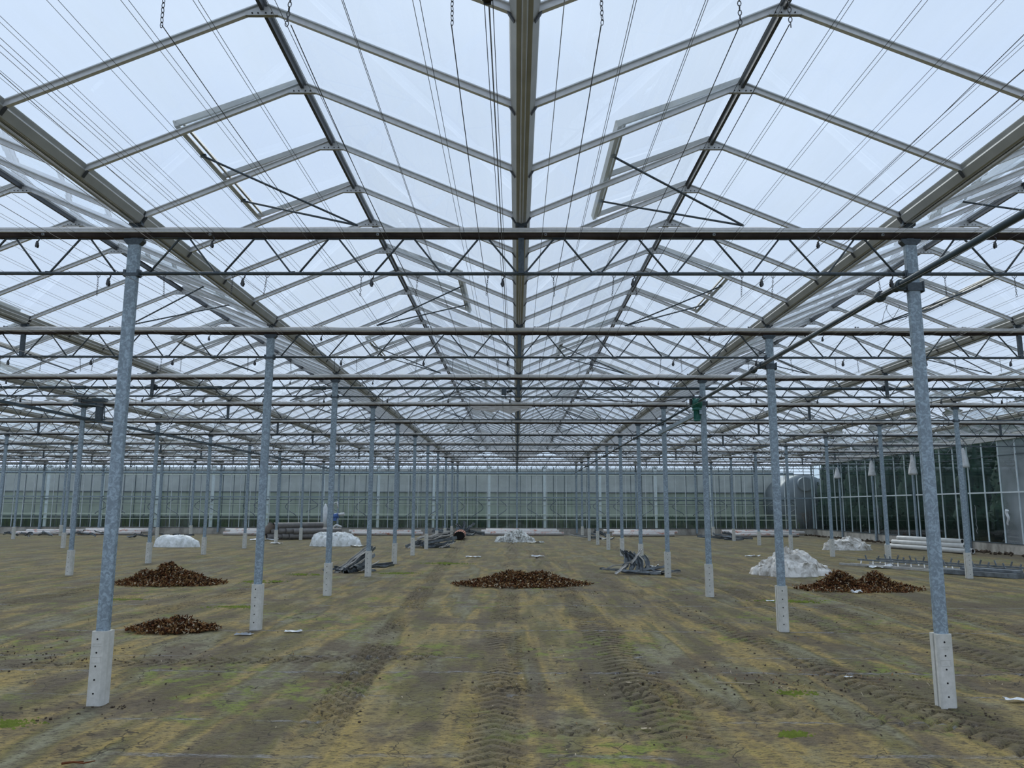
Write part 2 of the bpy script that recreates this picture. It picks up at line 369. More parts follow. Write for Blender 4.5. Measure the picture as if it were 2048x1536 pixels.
hb = MB(); hb.box((0, 0, 4.18), (.15, .08, .03)); hb.box((-.066, 0, 4.185), (.012, .07, .06)); hb.box((.066, 0, 4.185), (.012, .07, .06)); col_me = hb.mesh('truss_collar', M['truss'])
cb = MB()
FW, FD, FH = .158, .132, .655
cb.prism([(-FW/2, -FD/2+.02), (-FW/2+.012, -FD/2), (FW/2-.03, -FD/2), (FW/2, -FD/2+.035), (FW/2, FD/2), (-FW/2, FD/2), (-FW/2, .014), (-FW/2+.03, .010), (-FW/2+.03, -.010), (-FW/2, -.014)], (0, 0, -.12), (0, 0, FH), (1, 0, 0), (0, 1, 0), 0)
for i in range(5):
    z = FH - .07 - .123*i; x = -.012
    cb.tube([(x, -FD/2-.0015, z), (x, -FD/2+.012, z)], .0125, 14, 0); cb.tube([(x, -FD/2-.0022, z), (x, -FD/2+.01, z)], .0088, 14, 1)
for z in (.425, .372): cb.box((-.014, -FD/2-.001, z), (.094, .003, .003))
for x in (-.061, .033): cb.box((x, -FD/2-.001, .3985), (.003, .003, .053))
for i in range(9):
    for j in range(2): cb.box((-.052 + i*.0095, -FD/2-.0008, .545 - j*.022 - (i % 3)*.002), (.006, .002, .010), mi=0)
foot_me = cb.mesh('concrete_foot', [M['conc'], M['inside']])
posts = {}
for X in (-36, -28, -20, -12, -4, 4, 12):
    for k in range(0, 10):
        Y = ROW(k)
        if not (vis(X, Y, 0, 90) or vis(X, Y, 4.5, 60)): continue
        t = thing('steel_post', f"galvanised post on concrete foot, {ORD[k]} row from camera, {lineside(X)}", 'post', (X, Y, 0), 0, 'posts in rows through the greenhouse')
        link('column', shaft_me, t); link('concrete_foot', foot_me, t); link('post_head', head_me, t); link('truss_collar', col_me, t)
        posts[(X, k)] = t

# ------------------------------------------------------------------ trusses
ZL, ZT = 4.1965, 4.60
def truss_parts():
    out = {}
    a = MB(); a.box((0, 0, ZT+.005), (8.0, .045, .07)); out['top_chord'] = a.mesh('top_chord', M['truss'])
    a = MB(); a.prism([(.019*math.cos(i*PI/4), .019*math.sin(i*PI/4)) for i in range(8)], (-3.93, 0, ZL), (3.93, 0, ZL), (0, 1, 0), (0, 0, 1))
    for x in (-3.93, 3.93): a.box((x, 0, ZL), (.03, .06, .07))
    out['bottom_chord'] = a.mesh('bottom_chord', M['truss'])
    bot = [.13, .90, 1.675, 2.45, 3.225, 4.0]; top = [.515, 1.29, 2.06, 2.84, 3.61]
    for sgn in (-1, 1):
        a = MB()
        for i in range(5):
            xb0, xt, xb1 = bot[i]-4, top[i]-4, bot[i+1]-4
            if sgn < 0: pts = [(xb0+.05, ZL+.016), (xt-.055, ZT-.035), (xt+.055, ZT-.035), (xb1-.05, ZL+.016), (xb1, ZL+.016)]
            else: pts = [(-xb0-.05, ZL+.016), (-xt+.055, ZT-.035), (-xt-.055, ZT-.035), (-xb1+.05, ZL+.016), (-xb1, ZL+.016)]
            a.tube([(x, .0, z) for x, z in pts], .0105, 6)
        out['web_rods' if sgn < 0 else 'web_rods_b'] = a.mesh('web_rod', M['truss'])
    a = MB(); a.box((0, .0, (ZL+4.72)/2), (.06, .05, 4.72-ZL)); a.box((0, 0, 4.715), (.12, .06, .03)); a.box((0, 0, ZL+.02), (.05, .06, .04)); out['centre_strut'] = a.mesh('centre_strut', M['truss'])
    return out
TP = truss_parts()
for c_ in range(-5, 3):
    X = c_*8
    for k in range(0, 11):
        Y = ROW(k) - (.215 if k == 10 else 0)
        if not (vis(X-4, Y, 4.4, 0) or vis(X+4, Y, 4.4, 0) or vis(X, Y, 4.4, 0)): continue
        if X + 4 > 20.5: continue
        nm = 'centre span' if c_ == 0 else f"{ORD[abs(c_)-1]} span {'left' if c_ < 0 else 'right'} of the centre span"
        t = thing('lattice_truss', f"zigzag lattice truss, {ORD[k]} row from camera, {nm}", 'truss', (X, Y, 0), 0, 'lattice trusses across the greenhouse')
        for nm2, me in TP.items(): link({'web_rods': 'web_rod', 'web_rods_b': 'web_rod'}.get(nm2, nm2), me, t)

# rolled shade screens packed on the top chords
for k in range(0, 11):
    Y = ROW(k) - (.215 if k == 10 else 0); rr = random.Random(100+k)
    x0 = max(-44, -Y*.70 - 3); x1 = min(19.9, Y*.70 + 3)
    t = thing('rolled_screen', f"bunched shade cloth along the {ORD[k]} truss row from the camera", 'shade screen', (0, Y, 0), 0, 'bunched shade screens on the truss rows')
    a = MB(); n = 12; xsn = []; x = x0
    while x < x1: xsn.append(x); x += .10 if k < 4 else .2
    so_ = k*13.7; vs_ = []
    for x in xsn:
        seg = abs(math.sin((x+so_)*PI/1.35 + .8*noise.noise(Vector((x*.5, so_, 0)))))**.5
        tp = .045 + .026*seg + .012*noise.noise(Vector((x*2.2, so_, 3)))
        bt = .052 + .016*abs(math.sin((x+so_)*PI/.78))**.6 + .010*noise.noise(Vector((x*3, so_, 9)))
        if k == 0: bt = .056 + .008*noise.noise(Vector((x*1.5, so_, 9)))
        for i in range(n):
            a_ = 2*PI*i/n - .15; cz = math.sin(a_); cyv = math.cos(a_)
            z = (tp if cz > 0 else bt)*cz; y = .062*cyv*(1 + .12*noise.noise(Vector((x*2, i*1.7, so_))))
            vs_.append((x, y, 4.622 + z))
    for dk in (0, 1):
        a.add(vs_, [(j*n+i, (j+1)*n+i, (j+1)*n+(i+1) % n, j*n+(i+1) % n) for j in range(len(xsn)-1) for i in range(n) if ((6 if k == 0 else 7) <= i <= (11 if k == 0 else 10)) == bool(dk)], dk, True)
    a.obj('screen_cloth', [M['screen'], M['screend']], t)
    a = MB(); a.prism([(-.080, 4.660), (-.062, 4.660), (-.062, 4.612), (-.076, 4.612), (-.080, 4.618), (-.080, 4.630), (-.074, 4.634), (-.080, 4.638)], (x0, 0, 0), (x1, 0, 0), (0, 1, 0), (0, 0, 1))
    a.obj('pull_profile', M['alu'], t)
    if k < 6:
        xx = math.ceil(x0/1.72)*1.72
        while xx < x1:
            a = MB(); a.box((xx+.25, -.084 if k == 0 else .03, 4.585 if k == 0 else 4.70), (.022, .018, .022)); a.box((xx+.25, -.094 if k == 0 else .02, 4.585 if k == 0 else 4.70), (.012, .004, .012), mi=1)
            if k: a.box((xx+.29, .03, 4.70), (.03, .018, .014))
            a.obj('cloth_clip', [M['cordl'], M['inside']], t); xx += 1.72
    if k == 3:
        a = MB(); nn = 40; vs_ = []
        for j in range(7):
            for i in range(nn+1):
                u = i/nn; x = -1.35 + 1.75*u; dz = .26*math.sin(PI*u)**.7*(.7 + .5*noise.noise(Vector((x*3, 5, 1))))
                vs_.append((x, -.06 + .03*noise.noise(Vector((x*6, j*.8, 2))), 4.57 - dz*j/6))
        a.add(vs_, [(j*(nn+1)+i, j*(nn+1)+i+1, (j+1)*(nn+1)+i+1, (j+1)*(nn+1)+i) for j in range(6) for i in range(nn)], 0, True)
        a.obj('torn_cloth', M['screen'], t)

# ------------------------------------------------------------------ roof spans
SL = math.atan2(.80, 1.93)
ZE, ZR = 4.795, 5.595     # underside of the bars at gutter and ridge
def bar_mesh():
    a = MB()
    # from (0.08, ZE) to (1.985, ZR); local x = outwards from the gutter
    p0, p1 = Vector((.085, 0, ZE)), Vector((1.985, 0, ZR)); d = (p1-p0).normalized(); nrm = Vector((-d.z, 0, d.x))
    pr = [(-.017, 0), (.017, 0), (.017, .016), (.006, .020), (.006, .044), (.021, .047), (.021, .056), (-.021, .056), (-.021, .047), (-.006, .044), (-.006, .020), (-.017, .016)]
    a.prism(pr, p0, p1, (0, 1, 0), nrm); return a.mesh('glazing_bar', M['alu'])
BAR = bar_mesh()
a = MB(); a.prism([(-.14, -.052), (.14, -.052), (.115, -.012), (0, .032), (-.115, -.012)], (0, -.006, ZR), (0, .006, ZR), (1, 0, 0), (0, 0, 1))
a.prism([(-.125, -.052), (.125, -.052), (.125, -.047), (-.125, -.047)], (0, -.016, ZR), (0, .016, ZR), (1, 0, 0), (0, 0, 1))
for x in (-.075, -.03, .03, .075): a.tube([(x, -.011, ZR-.030), (x, .0, ZR-.030)], .006, 8, 1)
GUS = a.mesh('ridge_gusset', [M['gus'], M['inside']])
def span_name(Xr):
    n = int(round((abs(Xr)+2)/4)); return f"{ORD[n-1]} glazed gable {'left' if Xr < 0 else 'right'} of the centre gutter"
def has_vent(Xr, side, j):
    """panes j..j+1; vents sit over the trusses: even rows on the left slope, odd on the right"""
    k = (j - 1)//4 if (j - 1) % 4 in (0, 1) else None     # panes 4k+1, 4k+2
    if k is None or k < 0 or k > 9: return False
    return (side < 0) == (k % 2 == 0)
JMAX = 42
for s_i in range(16):
    Xr = -42 + 4*s_i
    j0 = max(-3, int(math.ceil(((max(0, abs(Xr)-2.6))*1.16 - 5.4)/1.125)) - 1)
    if j0 >= JMAX-1: continue
    t = empty('ceiling', (Xr, 0, 0)); tag(t, 'glass roof, ' + span_name(Xr), kind='structure')
    rr = random.Random(s_i)
    for sd in (-1, 1):
        a = MB(); c, s = math.cos(SL), math.sin(SL)
        for j in range(j0, JMAX):
            v = has_vent(Xr, sd, j)
            y0, y1 = PANE(j), PANE(j+1)
            u0_, u1_ = 1.93, (1.09 if v else .0)     # distance from the ridge line
            zt = lambda q: ZR + .048 - q*.80/1.93
            jz = [rr.uniform(-.004, .004) for _ in range(4)]
            a.add([(sd*u1_, y0+.004, zt(u1_)+jz[0]), (sd*u0_, y0+.004, zt(u0_)+jz[1]), (sd*u0_, y1-.004, zt(u0_)+jz[2]), (sd*u1_, y1-.004, zt(u1_)+jz[3])], [(0, 1, 2, 3)])
        a.obj('glass_slope', M['glass'], t)
        for j in range(j0, JMAX+1):
            b = link('glazing_bar', BAR, t, (-2*(1 if sd > 0 else -1)*-1, PANE(j), 0))
            if sd > 0: b.rotation_euler.z = PI; b.location = (2, PANE(j), 0)
            else: b.location = (-2, PANE(j), 0)
    a = MB(); a.prism([(-.014, -.005), (.014, -.005), (.014, .05), (.035, .058), (0, .078), (-.035, .058), (-.014, .05)], (0, PANE(j0), ZR), (0, PANE(JMAX), ZR), (1, 0, 0), (0, 0, 1)); a.obj('ridge_bar', M['ridge'], t)
    for j in range(j0, JMAX+1): link('ridge_gusset', GUS, t, (0, PANE(j)-.012, 0))

# gutters
a = MB()
g = [(-.088, 4.80), (-.080, 4.82), (-.096, 4.86), (.096, 4.86), (.080, 4.82), (.088, 4.80), (.050, 4.735), (.022, 4.730), (-.022, 4.730), (-.050, 4.735)]
a.prism(g, (0, -2.22, 0), (0, 2.22, 0), (1, 0, 0), (0, 0, 1)); GUTM = a.mesh('gutter_section', M['gut'])
a = MB(); a.tube([(0, -2.14, 4.712), (0, 2.14, 4.712)], .0185, 12); DRIP = a.mesh('drip_pipe', M['gut'])
a = MB(); a.prism([(x*1.04, 4.80 + (z-4.80)*1.03) for x, z in g], (0, -.025, 0), (0, .025, 0), (1, 0, 0), (0, 0, 1)); GJ = a.mesh('gutter_joint', M['ridge'])
a = MB()
for sx in (-1, 1): a.prism([(sx*.060, 4.745), (sx*.094, 4.80), (sx*.112, 4.815), (sx*.100, 4.79), (sx*.066, 4.737)], (0, -.014, 0), (0, .014, 0), (1, 0, 0), (0, 0, 1))
GC = a.mesh('bar_clamp', M['ridge'])
for i in range(17):
    X = -44 + 4*i
    n = int(round(abs(X)/4))
    lab = 'central roof gutter straight overhead running away from the camera' if X == 0 else (f"roof gutter, {ORD[n-1]} {'left' if X < 0 else 'right'} of the central gutter" if X < 20 else 'pale roof gutter along the top of the right glass wall')
    secs = [k for k in range(-1, 10) if ROW(k)+4.5 > (abs(X)-.5)*1.18]
    if not secs: continue
    t = thing('roof_gutter', lab, 'gutter', (X, 0, 0), 0, 'aluminium gutters between the roof gables')
    for k in secs:
        yc = ROW(k) + 2.25; s = link('gutter_section', GUTM, t, (0, yc, 0)); link('drip_pipe', DRIP, s)
        link('gutter_joint', GJ, t, (0, ROW(k)+4.5, 0))
        if k < 5:
            for j in range(4): link('bar_clamp', GC, s, (0, -2.25 + j*1.125, 0))

# vents
def vent(side):
    out = []
    Lx = 1.13; z0 = ZR + .085; z1 = 5.255; d = Vector((side*Lx, 0, z1-z0)); L_ = d.length; d.normalize(); nrm = Vector((-d.z*side, 0, abs(d.x)))
    a = MB(); o = Vector((side*.01, 0, z0))
    pr = [(-.014, -.03), (.014, -.03), (.014, .022), (-.014, .022)]
    for y in (-1.125, 0, 1.125): a.prism(pr, o + Vector((0, y, 0)), o + d*L_ + Vector((0, y, 0)), (0, 1, 0), nrm)
    e0 = o + d*L_
    a.prism([(-.030, -.040), (.012, -.040), (.012, .022), (-.006, .022), (-.006, -.012), (-.030, -.020)], e0 + Vector((0, -1.15, 0)), e0 + Vector((0, 1.15, 0)), d, nrm)
    a.prism([(-.075, -.03), (-.055, -.03), (-.055, .010), (-.075, .010)], e0 + Vector((0, -1.12, 0)), e0 + Vector((0, 1.12, 0)), d, nrm)
    out.append(('vent_frame', a.mesh('vent_frame', M['gut'])))
    a = MB(); q = nrm*.02
    for y in (-1.115, .01): a.add([o+q+Vector((0, y, 0)), o+q+d*L_+Vector((0, y, 0)), o+q+d*L_+Vector((0, y+1.1, 0)), o+q+Vector((0, y+1.1, 0))], [(0, 1, 2, 3)])
    out.append(('vent_glass', a.mesh('vent_glass', M['glass'])))
    for y in (-.56, .56):
        a = MB(); a.tube([e0 + Vector((-side*.03, y, -.045)), Vector((-side*.30, 0, 4.715))], .0115, 8); a.box(e0 + Vector((-side*.03, y, -.04)), (.05, .03, .03))
        out.append(('push_rod', a.mesh('push_rod', M['truss'])))
    return out
VP = {-1: vent(-1), 1: vent(1)}
for s_i in range(16):
    Xr = -42 + 4*s_i
    for k in range(0, 10):
        side = -1 if k % 2 == 0 else 1
        if not (vis(Xr+side*1.1, ROW(k), 5.2, 60) or vis(Xr, ROW(k)+1, 5.2, 60)): continue
        t = thing('roof_vent', f"open hinged roof vent, {ORD[k]} row from camera, {span_name(Xr)}", 'roof window', (Xr, PANE(4*k+2), 0), 0, 'open ridge vents in the glass roof')
        for nm, me in VP[side]: link(nm, me, t)

# ------------------------------------------------------------------ wires, chains, pulleys
def wire(name, X, Z, y0, y1, r, mat, lab, grp, cat='wire', pts=None):
    a = MB(); a.tube(pts or [(0, y0, 0), (0, y1, 0)], r, 4, 0, False)
    o = a.obj(name, mat, None, (X, 0, Z)); tag(o, lab, cat, grp); return o
i = -70
while i < 50:
    X = .2 + .4*i; i += 1
    if X < -28.1 or X > 19.5: continue
    y0 = max(1.2, (abs(X)-1.5)*1.22)
    near = abs(X) < 8.5
    where = 'over the central bay' if abs(X) < 4 else ('over the bay left of the centre' if -12 < X < 0 else ('over the bay right of the centre' if 0 < X < 12 else 'over the outer bays'))
    for zz, mt in (((4.605, 'wire'), (4.565, 'cordl')) if near else ((4.60, 'wire'),)):
        wire('support_wire', X + R.uniform(-.02, .02), zz, y0, BACK-.1, .0021, M[mt], f"thin {'pale' if mt == 'cordl' else 'dark'} screen support wire strung lengthwise {where}", f"{'pale' if mt == 'cordl' else 'dark'} screen wires {where}")
# chain
a = MB(); 
def link_ring(mb, z, turned, s=1.0):
    pts = []
    for q in range(9):
        t_ = 2*PI*q/8; u, v = .0075*s*math.cos(t_), .0145*s*math.sin(t_)
        pts.append((0 if turned else u, u if turned else 0, z + v))
    mb.tube(pts, .0022*s, 4, 0, False)
for q in range(9): link_ring(a, -.014 - q*.0235, q % 2)
a.tube([(-.02, 0, .02), (-.018, 0, -.01), (0, 0, -.02), (.018, 0, -.01), (.02, 0, .02), (0, 0, .042), (-.02, 0, .02)], .003, 5, 0, False)
CH = a.mesh('hanging_chain', M['wire'])
CX = [-3.67, -2.96, -2.61, -1.64, -1.06, -.34, .33, .95, 1.17, 2.26, 2.58, 3.65]
for b_ in (-8, 0, 8):
    bay = {-8: 'bay left of the centre', 0: 'central bay', 8: 'bay right of the centre'}[b_]
    for q, x in enumerate(CX):
        X = x + b_; rr = random.Random(int(X*100)); ok = False; pts = []
        for k in range(-1, 10):
            if k <= 6 and (vis(X, ROW(k), 4.0, 40)):
                o = link('hanging_chain', CH, None, (X, ROW(k), ZL-.022)); o.rotation_euler = (rr.uniform(-.05, .05), rr.uniform(-.12, .12), rr.uniform(0, 3))
                tag(o, f"short chain hanging {'overhead near the camera' if k < 0 else 'under the ' + ORD[k] + ' truss row'}, {bay}", 'chain', f"chains under the {ORD[k+1]} truss, {bay}")
        if abs(X) > 9.5: continue
        for k in range(-1, 10):
            for f_ in range(6):
                f = f_/6; pts.append((0, ROW(k)+4.5*f, -.045*4*f*(1-f) + .0))
        pts.append((0, BACK-.1, 0)); pts = [p for p in pts if p[1] > max(1.3, (abs(X)-1.5)*1.1)]
        if q % 2 == 0 or b_ == 0:
            wire('hung_wire', X, 3.965, 0, 0, .0026, M['wire'], f"dark sagging wire held by chains below the trusses, {bay}", f"sagging wires on chains, {bay}", pts=pts)
# pulley
a = MB(); a.lathe([(.0, -.008), (.018, -.008), (.014, -.003), (.014, .003), (.018, .008), (0, .008)], (0, 0, -.085), 14, 0, 'Y')
pw = a.mesh('sheave', M['blk'])
a = MB(); a.tube([(0, 0, .012), (.02, 0, 0), (.014, 0, -.028), (0, 0, -.042)], .006, 6); a.box((0, 0, -.055), (.012, .026, .03)); a.box((0, -.013, -.082), (.020, .003, .05)); a.box((0, .013, -.082), (.020, .003, .05)); a.tube([(0, -.015, -.085), (0, .015, -.085)], .004, 6)
ph = a.mesh('pulley_hook', M['wire'])
PX = [-2.85, -1.53, -.19, 1.14, 2.45, 3.77]
for b_ in (-8, 0, 8):
    bay = {-8: 'bay left of the centre', 0: 'central bay', 8: 'bay right of the centre'}[b_]
    for k in range(0, 8):
        for q, x in enumerate(PX + [3.03, -3.17]):
            X = x + b_; up_ = q >= 6
            if not vis(X, ROW(k), 4.1, 0) or (up_ and k > 2): continue
            t = thing('cord_pulley', f"black pulley on the {'top' if up_ else 'bottom'} chord, {ORD[k]} truss row, {bay}", 'pulley', (X, ROW(k)-(.07 if up_ else .022), 4.555 if up_ else ZL-.018), 0, f"pulleys on the {ORD[k]} truss, {bay}")
            link('pulley_hook', ph, t); link('sheave', pw, t)
            s_ = 1.15 if not up_ else 1.0; t.scale = (s_, s_, s_)
t = thing('cord_pulley', 'big black double pulley high above the camera beside the central gutter', 'pulley', (-.2, 3.62, 4.56)); link('pulley_hook', ph, t); link('sheave', pw, t); t.scale = (2, 2, 1.5)
for X, nm in ((-.2, 'beside the central gutter'), (-3.1, 'near the left post line'), (3.1, 'near the right post line')):
    for q in range(3):
        wire('pull_cord', X + (q-1)*.022, 4.50 + q*.012, 0, 0, .0024, M['wire'], f"dark pull cord running lengthwise {nm}", f"pull cords {nm}", 'cord', [(0, 1.5, .01*q), (0, BACK-.1, 0)])

# ------------------------------------------------------------------ drive shafts and motors
def shaft(X, Z, y0, y1, r, lab, rect=False):
    t = thing('drive_shaft', lab, 'shaft', (X, 0, Z))
    a = MB()
    if rect: a.box((0, (y0+y1)/2, 0), (.07, y1-y0, .07))
    else: a.tube([(0, y0, 0), (0, y1, 0)], r, 14)
    a.obj('shaft_tube', M['dark'], t); return t
t = shaft(3.86, 4.075, 1.5, ROW(2)-.30, .033, 'dark round drive shaft sloping overhead past the right posts to the green motor')
for k in range(0, 3):
    Y = ROW(k)
    a = MB(); a.lathe([(.033, -.10), (.05, -.10), (.05, -.075), (.040, -.07), (.040, -.02), (.056, -.015), (.056, .02), (.033, .02)], (0, Y-.02, 0), 16, 0, 'Y'); a.obj('shaft_bearing', M['dark'], t)
    if k < 2:
        a = MB(); a.lathe([(.033, -.05), (.055, -.045), (.06, -.01), (.06, .02), (.045, .05), (.033, .05)], (0, Y+.42, 0), 16, 0, 'Y'); a.obj('shaft_coupling', M['dark'], t)
    a = MB(); a.box((.14, Y, -.02), (.155, .085, .085)); a.box((.06, Y, -.045), (.12, .05, .02)); a.box((.225, Y, -.02), (.012, .10, .11)); a.tube([(.02, Y-.035, -.02), (.05, Y-.035, -.02)], .012, 8); a.obj('bearing_bracket', M['truss'], t)
for k in (0, 1):
    rr = random.Random(k+5)
    for q in range(2):
        pts = [(3.86 + .10 + .13*math.cos(a_*.55 + q), ROW(k) + .25 + .1*q, 3.93 - .16*math.sin(a_*.55)*(1+.3*q) + .02*q) for a_ in range(7)]
        a = MB(); a.tube(pts, .0025, 4, 0, False); tag(a.obj('loose_wire', M['wire']), f"loose curled wire loop hanging by the shaft on the {'nearest' if k == 0 else 'second'} right post", 'wire', f"wire loops by the shaft, {ORD[k]} right post")
t = shaft(3.86, 4.075, ROW(2)+.45, BACK-.4, .026, 'dark drive shaft running from the green motor to the far wall')
for k in range(3, 10):
    a = MB(); a.lathe([(.026, -.06), (.05, -.055), (.05, .05), (.026, .055)], (0, ROW(k), 0), 10, 0, 'Y'); a.box((.09, ROW(k), 0), (.10, .06, .06)); a.obj('shaft_bearing', M['dark'], t)
a = MB(); a.box((0, 2.3, 0), (.06, 4.9, .09))
tag(a.obj('motor_beam', M['post'], None, (3.90, ROW(2)-.05, 3.85)), 'grey square beam below the shaft behind the green motor, between two right posts', 'beam')
t = thing('gear_motor', 'dark green enamelled gear motor on the third right post', 'motor', (3.84, ROW(2)-.1, 4.06))
a = MB(); a.lathe([(.0, -.15), (.06, -.15), (.075, -.13), (.075, .13), (.06, .15), (0, .15)], (0, 0, 0), 20, 0, 'Y'); a.lathe([(0, -.10), (.10, -.10), (.12, -.06), (.12, .06), (.10, .10), (0, .10)], (0, 0, -.02), 20, 0, 'X')
for q in range(6): a.box((0, .0, .085 - q*.035), (.21, .15, .008))
a.obj('gearbox', M['green'], t)
a = MB(); a.lathe([(0, -.40), (.062, -.40), (.070, -.385), (.070, -.36), (.064, -.355), (.064, -.18), (.10, -.17), (.10, -.13), (.085, -.11), (.085, -.05), (0, -.05)], (0, 0, 0), 20)
for q in range(14):
    a_ = 2*PI*q/14; a.box((.069*math.cos(a_), .069*math.sin(a_), -.27), (.010, .010, .17), Matrix.Rotation(a_, 3, 'Z'))
a.obj('motor_housing', M['green'], t)
a = MB(); a.box((-.12, .02, .02), (.05, .09, .12)); a.box((.11, .05, .10), (.07, .10, .03)); a.obj('limit_switch', M['blk'], t)
a = MB(); pts = [(.03, .1, .14), (-.1, .1, .16), (-.3, .1, .11), (-.7, .1, .04), (-1.2, .1, .02), (-1.9, .1, .06), (-2.6, .1, .11)]
a.tube(pts, .011, 8); a.obj('power_cable', M['blk'], t)

t = shaft(-11.86, 4.19, ROW(1), BACK-.4, .03, 'square dark drive beam along the second post line left of centre', True)
for k in range(2, 10): a = MB(); a.box((-.06, ROW(k), 0), (.14, .08, .09)); a.obj('shaft_bracket', M['truss'], t)
t = thing('screen_motor', 'bulky dark screen drive motor with hanging box on the left outer post', 'motor', (-11.8, ROW(3)-.1, 4.62))
a = MB(); a.box((.10, 0, .07), (.75, .16, .07)); a.box((.28, 0, .10), (.36, .18, .06)); a.tube([(-.45, .05, -.02), (.22, -.03, -.06)], .06, 12); a.obj('motor_body', M['dark'], t)
a = MB(); a.box((.30, 0, -.28), (.17, .12, .40)); a.box((.30, 0, -.06), (.22, .14, .08)); a.obj('gearbox', M['truss'], t)
a = MB(); a.tube([(.43, 0, -.05), (.45, 0, -.44)], .014, 8); a.box((.44, 0, -.45), (.06, .04, .05)); a.obj('conduit', M['dark'], t)

# cross shaft at the third row
t = thing('cross_shaft', 'dark horizontal shaft across the whole width just behind the third truss row', 'shaft', (0, ROW(2)+.14, 4.405))
a = MB(); a.tube([(-15.5, 0, 0), (15.5, 0, 0)], .031, 12); a.obj('shaft_tube', M['dark'], t)
for x in (-13, -9.7, -6.7, -4.4, -1.0, 2.2, 5.0, 8.0, 11):
    a = MB(); a.tube([(x-.16, 0, 0), (x+.16, 0, 0)], .042, 12); a.obj('shaft_coupling', M['dark'], t)
for x in (-8, 0, 8):
    a = MB(); a.box((x, -.05, 0), (.10, .10, .12)); a.obj('shaft_bracket', M['truss'], t)
t = thing('shaft_gearbox', 'small gearbox under the cross shaft beside the central gutter', 'gearbox', (-.32, ROW(2)+.05, 4.31))
a = MB(); a.box((0, 0, 0), (.11, .10, .13)); a.box((0, 0, .08), (.05, .06, .05)); a.tube([(.06, 0, .0), (.17, 0, .03)], .03, 10); a.obj('gear_housing', M['truss'], t)
a = MB(); a.tube([(.02, 0, -.06), (.05, 0, -.15)], .012, 8); a.obj('hand_crank', M['dark'], t)

# ------------------------------------------------------------------ back wall
def gwall(name, label, mull, posts_, zs, build):
    pass
wb = tag(empty('wall_back', (0, BACK, 0)), 'far glass wall with slim mullions on a concrete plinth', kind='structure')
x0, x1 = -40.0, RIGHT
a = MB(); a.box(((x0+x1)/2, .08, .16), (x1-x0, .14, .5))
for q in range(8): a.box((-36+8*q, .005, .16), (.02, .01, .5))
a.obj('plinth', M['plinth'], wb)
a = MB(); a.box(((x0+x1)/2, .03, .425), (x1-x0, .10, .03)); a.obj('sill', M['truss'], wb)
a = MB(); a.prism([(-.012, -.03), (.012, -.03), (.016, .02), (-.016, .02)], (0, 0, .42), (0, 0, 4.75), (1, 0, 0), (0, 1, 0)); MU = a.mesh('mullion', M['postwhite'])
q = 0
while x0 + q*.6667 <= x1: link('mullion', MU, wb, (x0 + q*.6667, 0, 0)); q += 1
a = MB(); a.box(((x0+x1)/2, -.04, 2.45), (x1-x0, .045, .075)); a.obj('rail', M['post'], wb)
a = MB(); a.box(((x0+x1)/2, -.03, 4.02), (x1-x0, .05, .05)); a.obj('rail', M['truss'], wb)
a = MB(); a.box(((x0+x1)/2, 0, 4.70), (x1-x0, .08, .10)); a.obj('top_rail', M['gut'], wb)
a = MB(); a.add([(x0, .02, .43), (x1, .02, .43), (x1, .02, 4.68), (x0, .02, 4.68)], [(0, 1, 2, 3)]); a.obj('glass_pane', M['wglass'], wb)
a = MB(); a.box((0, 0, 2.4), (.11, .13, 4.6)); a.box((0, -.02, 2.45), (.22, .16, .05)); a.box((0, -.02, 3.9), (.2, .15, .05)); WP = a.mesh('wall_post', M['post'])
for q in range(15):
    X = -40 + 4*q
    if X < 18.5: link('wall_post', WP, wb, (X, -.12, 0))
# gable ends above the far wall
for s_i in range(16):
    Xr = -42 + 4*s_i
    if Xr < -40: continue
    a = MB(); a.add([(Xr-1.93, .02, 4.84), (Xr+1.93, .02, 4.84), (Xr, .02, ZR+.05)], [(0, 1, 2)]); a.obj('gable_pane', M['wglass'], wb)
# outer wall of the corridor behind
wo = tag(empty('wall_outer', (0, 56.4, 0)), 'outer corridor wall behind the far glass wall, pale posts and cream rails', kind='structure')
a = MB(); a.box((0, 0, 2.35), (.17, .12, 4.7)); a.prism([(-.22, 4.72), (.22, 4.72), (.10, 4.55), (-.10, 4.55)], (0, -.05, 0), (0, .05, 0), (1, 0, 0), (0, 0, 1)); OP = a.mesh('outer_post', M['postwhite'])
for q in range(14):
    link('outer_post', OP, wo, (-38 + 4*q + (0 if True else 0), 0, 0)) if -38+4*q < 18 else None
a = MB(); a.box((0, 0, 2.5), (.045, .05, 4.4)); OD = a.mesh('dark_mullion', M['dark'])
q = 0
while -40 + .8*q < 20: link('dark_mullion', OD, wo, (-40 + .8*q + .25, .2, 0)); q += 1
for z, h_, mt in ((.93, .05, 'cream'), (1.28, .06, 'cream'), (1.96, .03, 'cream'), (2.31, .08, 'dark'), (4.24, .16, 'post'), (4.10, .05, 'cream')):
    a = MB(); a.box((-10, -.09 if z < 3 else -.04, z), (60, .05, h_)); o = a.obj('outer_rail', M[mt], wo)
    tag(o, {'cream': 'cream rail', 'dark': 'black rail', 'post': 'grey header rail'}[mt])
# curly hoses hanging between the walls
for q in range(30):
    rr = random.Random(q+50); X = -30 + q*1.72 + rr.uniform(-.5, .5); d = rr.choice((-1, 1)); L_ = rr.uniform(.9, 1.3); pts = []
    for i_ in range(15):
        u = i_/14; pts.append((d*.42*math.sin(u*PI*1.5)*(.5+u) + (.3*u*d), 0, 2.3 - L_*u))
    a = MB(); a.tube(pts, .030, 6); tag(a.obj('dangling_hose', M['dark'], None, (X, 56.26, 0)), 'curved dark hose dangling in the corridor behind the far glass wall', 'hose', 'hoses in the corridor behind the far wall')

